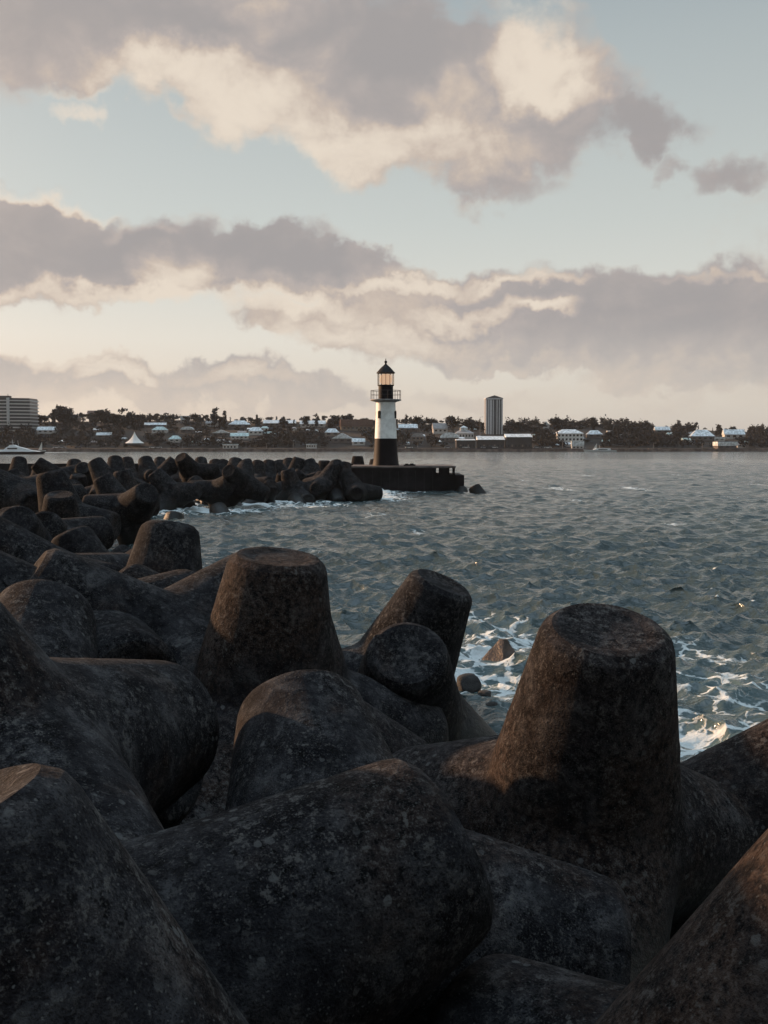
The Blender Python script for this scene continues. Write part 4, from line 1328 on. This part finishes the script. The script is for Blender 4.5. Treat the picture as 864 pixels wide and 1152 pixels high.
# ------------------------------------------------------------------ sun and sky
SUN_AZ = R(-61)        # from straight ahead (+Y) towards the left
SUN_EL = R(15)
sd = Vector((math.sin(SUN_AZ) * math.cos(SUN_EL), math.cos(SUN_AZ) * math.cos(SUN_EL), math.sin(SUN_EL)))
sl = bpy.data.lights.new('sun', 'SUN'); sl.energy = 5.0; sl.angle = R(1.2); sl.color = (1.0, 0.60, 0.34)
so = bpy.data.objects.new('sun', sl); so.rotation_euler = sd.to_track_quat('Z', 'Y').to_euler(); COL.objects.link(so)

world = bpy.data.worlds.new('World'); scene.world = world; world.use_nodes = True
nt = world.node_tree; g = G(nt); N = nt.nodes; Lk = nt.links
bg = N['Background']; bg.inputs['Strength'].default_value = 0.1
sky = N.new('ShaderNodeTexSky'); sky.sky_type = 'NISHITA'; sky.sun_disc = False
sky.sun_elevation = SUN_EL; sky.sun_rotation = SUN_AZ
sky.air_density = 1.0; sky.dust_density = 1.4; sky.ozone_density = 1.6
tc = N.new('ShaderNodeTexCoord'); D_ = tc.outputs['Generated']
sep = N.new('ShaderNodeSeparateXYZ'); Lk.new(D_, sep.inputs[0])
azn = g.m('ARCTAN2', sep.outputs[0], sep.outputs[1]); eln = g.m('ARCSINE', sep.outputs[2])
cmb = N.new('ShaderNodeCombineXYZ')
Lk.new(g.m('MULTIPLY', azn, 10.0), cmb.inputs[0]); Lk.new(g.m('MULTIPLY', eln, 10.0), cmb.inputs[1])
P0 = cmb.outputs[0]                                # sky position in tenths of a radian: azimuth, elevation


def sky_pos(u, v):
    d = ray(u, v).normalized()
    return (10 * math.atan2(d.x, d.y), 10 * math.asin(d.z))


# stretch noise towards the horizon as a flat cloud layer would be
wn1 = g.vm('SUBTRACT', g.noise(P0, 0.9, 3, .55, col=True, dim='2D'), (0.5, 0.5, 0.5))
wn2 = g.vm('SUBTRACT', g.noise(P0, 3.6, 4, .6, col=True, dim='2D'), (0.5, 0.5, 0.5))
PW = g.vm('ADD', g.vm('ADD', P0, g.vm('SCALE', wn1, scale=0.75)), g.vm('SCALE', wn2, scale=0.30))


def blobs(P, lst):
    acc = None
    for (u, v, wu, wv, k) in lst:
        x, y = sky_pos(u, v)
        sx_, sy_ = 115.0 / (wu * 1.55), 115.0 / (wv * 1.55)
        d = N.new('ShaderNodeVectorMath'); d.operation = 'MULTIPLY_ADD'
        Lk.new(P, d.inputs[0]); d.inputs[1].default_value = (sx_, sy_, 0); d.inputs[2].default_value = (-x * sx_, -y * sy_, 0)
        q = g.m('MAXIMUM', g.m('SUBTRACT', 1.0, g.vm('DOT_PRODUCT', d.outputs[0], d.outputs[0])), 0.0)
        acc = g.m('MULTIPLY', q, k) if acc is None else g.m('MULTIPLY_ADD', q, k, acc)
    return acc


CLOUD = [  # u, v, half width, half height, weight
    (-60, 30, 120, 60, 1.0), (60, 10, 120, 52, 1.0), (180, 30, 100, 58, 1.1), (230, 95, 60, 42, .8), (300, 75, 90, 62, 1.1), (400, 95, 90, 66, 1.2), (500, 120, 100, 62, 1.2), (590, 70, 70, 55, 1.1), (560, 180, 75, 36, .9),
    (660, 120, 70, 42, .9), (730, 140, 40, 20, .8), (745, 180, 14, 10, .8), (815, 188, 42, 16, .9), (101, 128, 15, 11, .8), (430, 10, 90, 26, .55), (600, 215, 40, 14, .4),
    (20, 280, 90, 46, 1.2), (110, 285, 80, 38, 1.1), (170, 310, 60, 30, .9), (60, 325, 110, 14, .6), (250, 275, 60, 34, 1.2), (320, 290, 70, 34, 1.1), (380, 300, 40, 20, .8), (420, 296, 22, 14, .7), (250, 325, 70, 20, .8), (295, 365, 36, 12, .7),
    (400, 350, 100, 34, 1.0), (500, 360, 110, 38, 1.1), (610, 355, 120, 42, 1.2), (730, 365, 120, 44, 1.2), (850, 365, 110, 46, 1.2), (980, 370, 120, 50, 1.0), (560, 395, 160, 16, .6), (370, 375, 60, 16, .6), (760, 400, 140, 22, .7),
    (720, 428, 100, 14, .55), (560, 408, 60, 8, .4), (830, 455, 90, 16, .4), (640, 450, 120, 12, .35),
    (60, 415, 80, 14, .9), (130, 425, 90, 20, .9), (30, 445, 120, 24, .8), (290, 420, 50, 14, .9), (250, 440, 120, 22, .9), (350, 440, 70, 16, .8), (470, 455, 120, 14, .6),
    (-300, 250, 220, 60, .8), (1200, 200, 240, 80, .8), (-400, 60, 200, 60, .7), (300, -200, 300, 60, .6), (1300, 400, 300, 60, 1.0), (-400, 420, 300, 40, .9),
]
LIT = [
    (225, 100, 70, 34, .75), (330, 150, 90, 34, .6), (480, 165, 110, 26, .55), (590, 60, 36, 48, .85), (640, 95, 34, 40, .5), (610, 115, 60, 12, .4), (150, 70, 60, 26, .35), (101, 128, 30, 20, 1.0), (500, 110, 24, 30, .35), (300, 30, 26, 20, .4),
    (60, 12, 160, 34, -.35), (240, 45, 90, 20, -.35), (450, 30, 70, 30, -.45), (560, 130, 50, 16, -.3), (690, 140, 80, 26, -.55), (800, 188, 60, 20, -.3), (590, 205, 60, 14, -.15), (440, 70, 40, 40, -.25),
    (60, 228, 60, 7, .9), (150, 258, 30, 7, .5), (40, 280, 110, 30, -.35), (150, 300, 50, 20, -.2), (205, 315, 40, 26, .75), (90, 334, 120, 8, .65), (270, 275, 90, 26, -.5), (370, 298, 60, 16, -.35), (270, 345, 90, 12, .6),
    (330, 360, 60, 20, .35), (430, 350, 110, 40, .30), (600, 320, 50, 7, .8), (545, 355, 70, 9, .65), (610, 358, 34, 6, .6), (430, 386, 120, 12, .45), (690, 350, 160, 40, -.25), (820, 380, 120, 40, -.2), (820, 318, 40, 5, .5), (470, 325, 80, 6, .5), (720, 350, 40, 12, .18),
    (720, 438, 160, 22, .30), (760, 400, 140, 14, .15), (60, 402, 70, 8, .7), (120, 420, 40, 8, .8), (280, 425, 60, 8, .45), (200, 440, 200, 20, .05), (560, 408, 60, 8, .3), (120, 455, 220, 14, .2),
]
dens = blobs(PW, CLOUD)
PS = g.vm('MULTIPLY', P0, (.68, 1.0, 0.0))
n_a = g.noise(PS, 1.7, 7, .62, dist=.25, dim='2D')
n_b = g.noise(g.vm('ADD', PS, (0.09, -0.085, 0)), 1.7, 7, .62, dist=.25, dim='2D')
n_c = g.noise(P0, 7.0, 4, .65, dim='2D')
dd = g.m('ADD', dens, g.m('MULTIPLY', g.m('SUBTRACT', n_a, .5), 1.2))
dd = g.m('ADD', dd, g.m('MULTIPLY', g.m('SUBTRACT', n_c, .5), .25))
alpha = g.step(dd, .22, 1.12)
relief = g.m('MULTIPLY', g.m('SUBTRACT', n_a, n_b), 1.0)
edge = g.m('MULTIPLY', g.step(dd, .95, .45), .22)
lit = g.m('ADD', g.m('ADD', blobs(PW, LIT), relief), g.m('ADD', edge, .34))
lit = g.m('ADD', lit, g.m('MULTIPLY', g.m('SUBTRACT', n_c, .5), .14))
lit = g.step(lit, -.25, 1.35)
# cloud colours: mauve grey body, peach, cream top (radiances; world strength is 0.1)
K_ = 10.0 * SKYK if 'SKYK' in globals() else 10.0
ccol = g.ramp(lit, [(0.0, (.272, .258, .256)), (.35, (.335, .302, .288)), (.65, (.43, .365, .315)), (1.0, (.58, .51, .43))])
ccol = g.vm('SCALE', ccol, scale=K_ * 1.0)
# clear sky: physical sky toned down in saturation by thin high haze
hsv = N.new('ShaderNodeHueSaturation'); hsv.inputs['Saturation'].default_value = .55; hsv.inputs['Value'].default_value = 1.0
Lk.new(sky.outputs[0], hsv.inputs['Color'])
veil = g.ramp(g.m('DIVIDE', eln, .5), [(0.0, (.44, .39, .35)), (.08, (.51, .465, .405)), (.20, (.56, .545, .49)), (.42, (.44, .462, .437)), (.72, (.325, .362, .365)), (.88, (.25, .295, .315)), (1.0, (.19, .235, .26))])
sidew = g.m('MULTIPLY', g.step(azn, .38, -.5), g.step(eln, .20, .0))
veil = g.mix(g.m('MULTIPLY', sidew, .55), veil, (.68, .52, .40))
veil = g.vm('SCALE', veil, scale=K_)
clear = g.mix(.88, hsv.outputs[0], veil)
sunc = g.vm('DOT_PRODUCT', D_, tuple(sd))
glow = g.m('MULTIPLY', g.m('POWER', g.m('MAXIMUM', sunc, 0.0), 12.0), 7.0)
back = g.m('MULTIPLY_ADD', g.step(sep.outputs[1], .3, -.4), -.30, 1.0)  # unseen sky behind the camera dimmed so camera-facing sides stay darker
haze_low = g.step(eln, .13, .0)
final = g.mix(alpha, clear, ccol)
final = g.mix(g.m('MULTIPLY', haze_low, .6), final, clear)
final = g.vm('SCALE', final, scale=g.m('MULTIPLY', back, g.m('MULTIPLY_ADD', g.step(eln, .92, 1.25), 6.5, 1.0)))  # added boost: unseen overhead sky brightened to lift the upward faces
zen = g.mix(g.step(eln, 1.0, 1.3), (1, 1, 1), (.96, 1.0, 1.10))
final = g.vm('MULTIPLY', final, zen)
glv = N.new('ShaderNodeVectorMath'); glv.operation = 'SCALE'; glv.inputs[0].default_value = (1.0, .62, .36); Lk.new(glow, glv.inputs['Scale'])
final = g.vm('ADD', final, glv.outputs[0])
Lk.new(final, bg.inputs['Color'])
# ------------------------------------------------------------------ render settings
vs_ = scene.view_settings
vs_.view_transform = 'Standard'; vs_.look = 'None'; vs_.gamma = 1.0; vs_.use_curve_mapping = False; vs_.exposure = 0.45
scene.render.engine = 'CYCLES'
scene.cycles.volume_bounces = 0
scene.cycles.max_bounces = 4; scene.cycles.diffuse_bounces = 1; scene.cycles.glossy_bounces = 2
world.cycles.sampling_method = 'NONE'
scene.cycles.caustics_reflective = False; scene.cycles.caustics_refractive = False
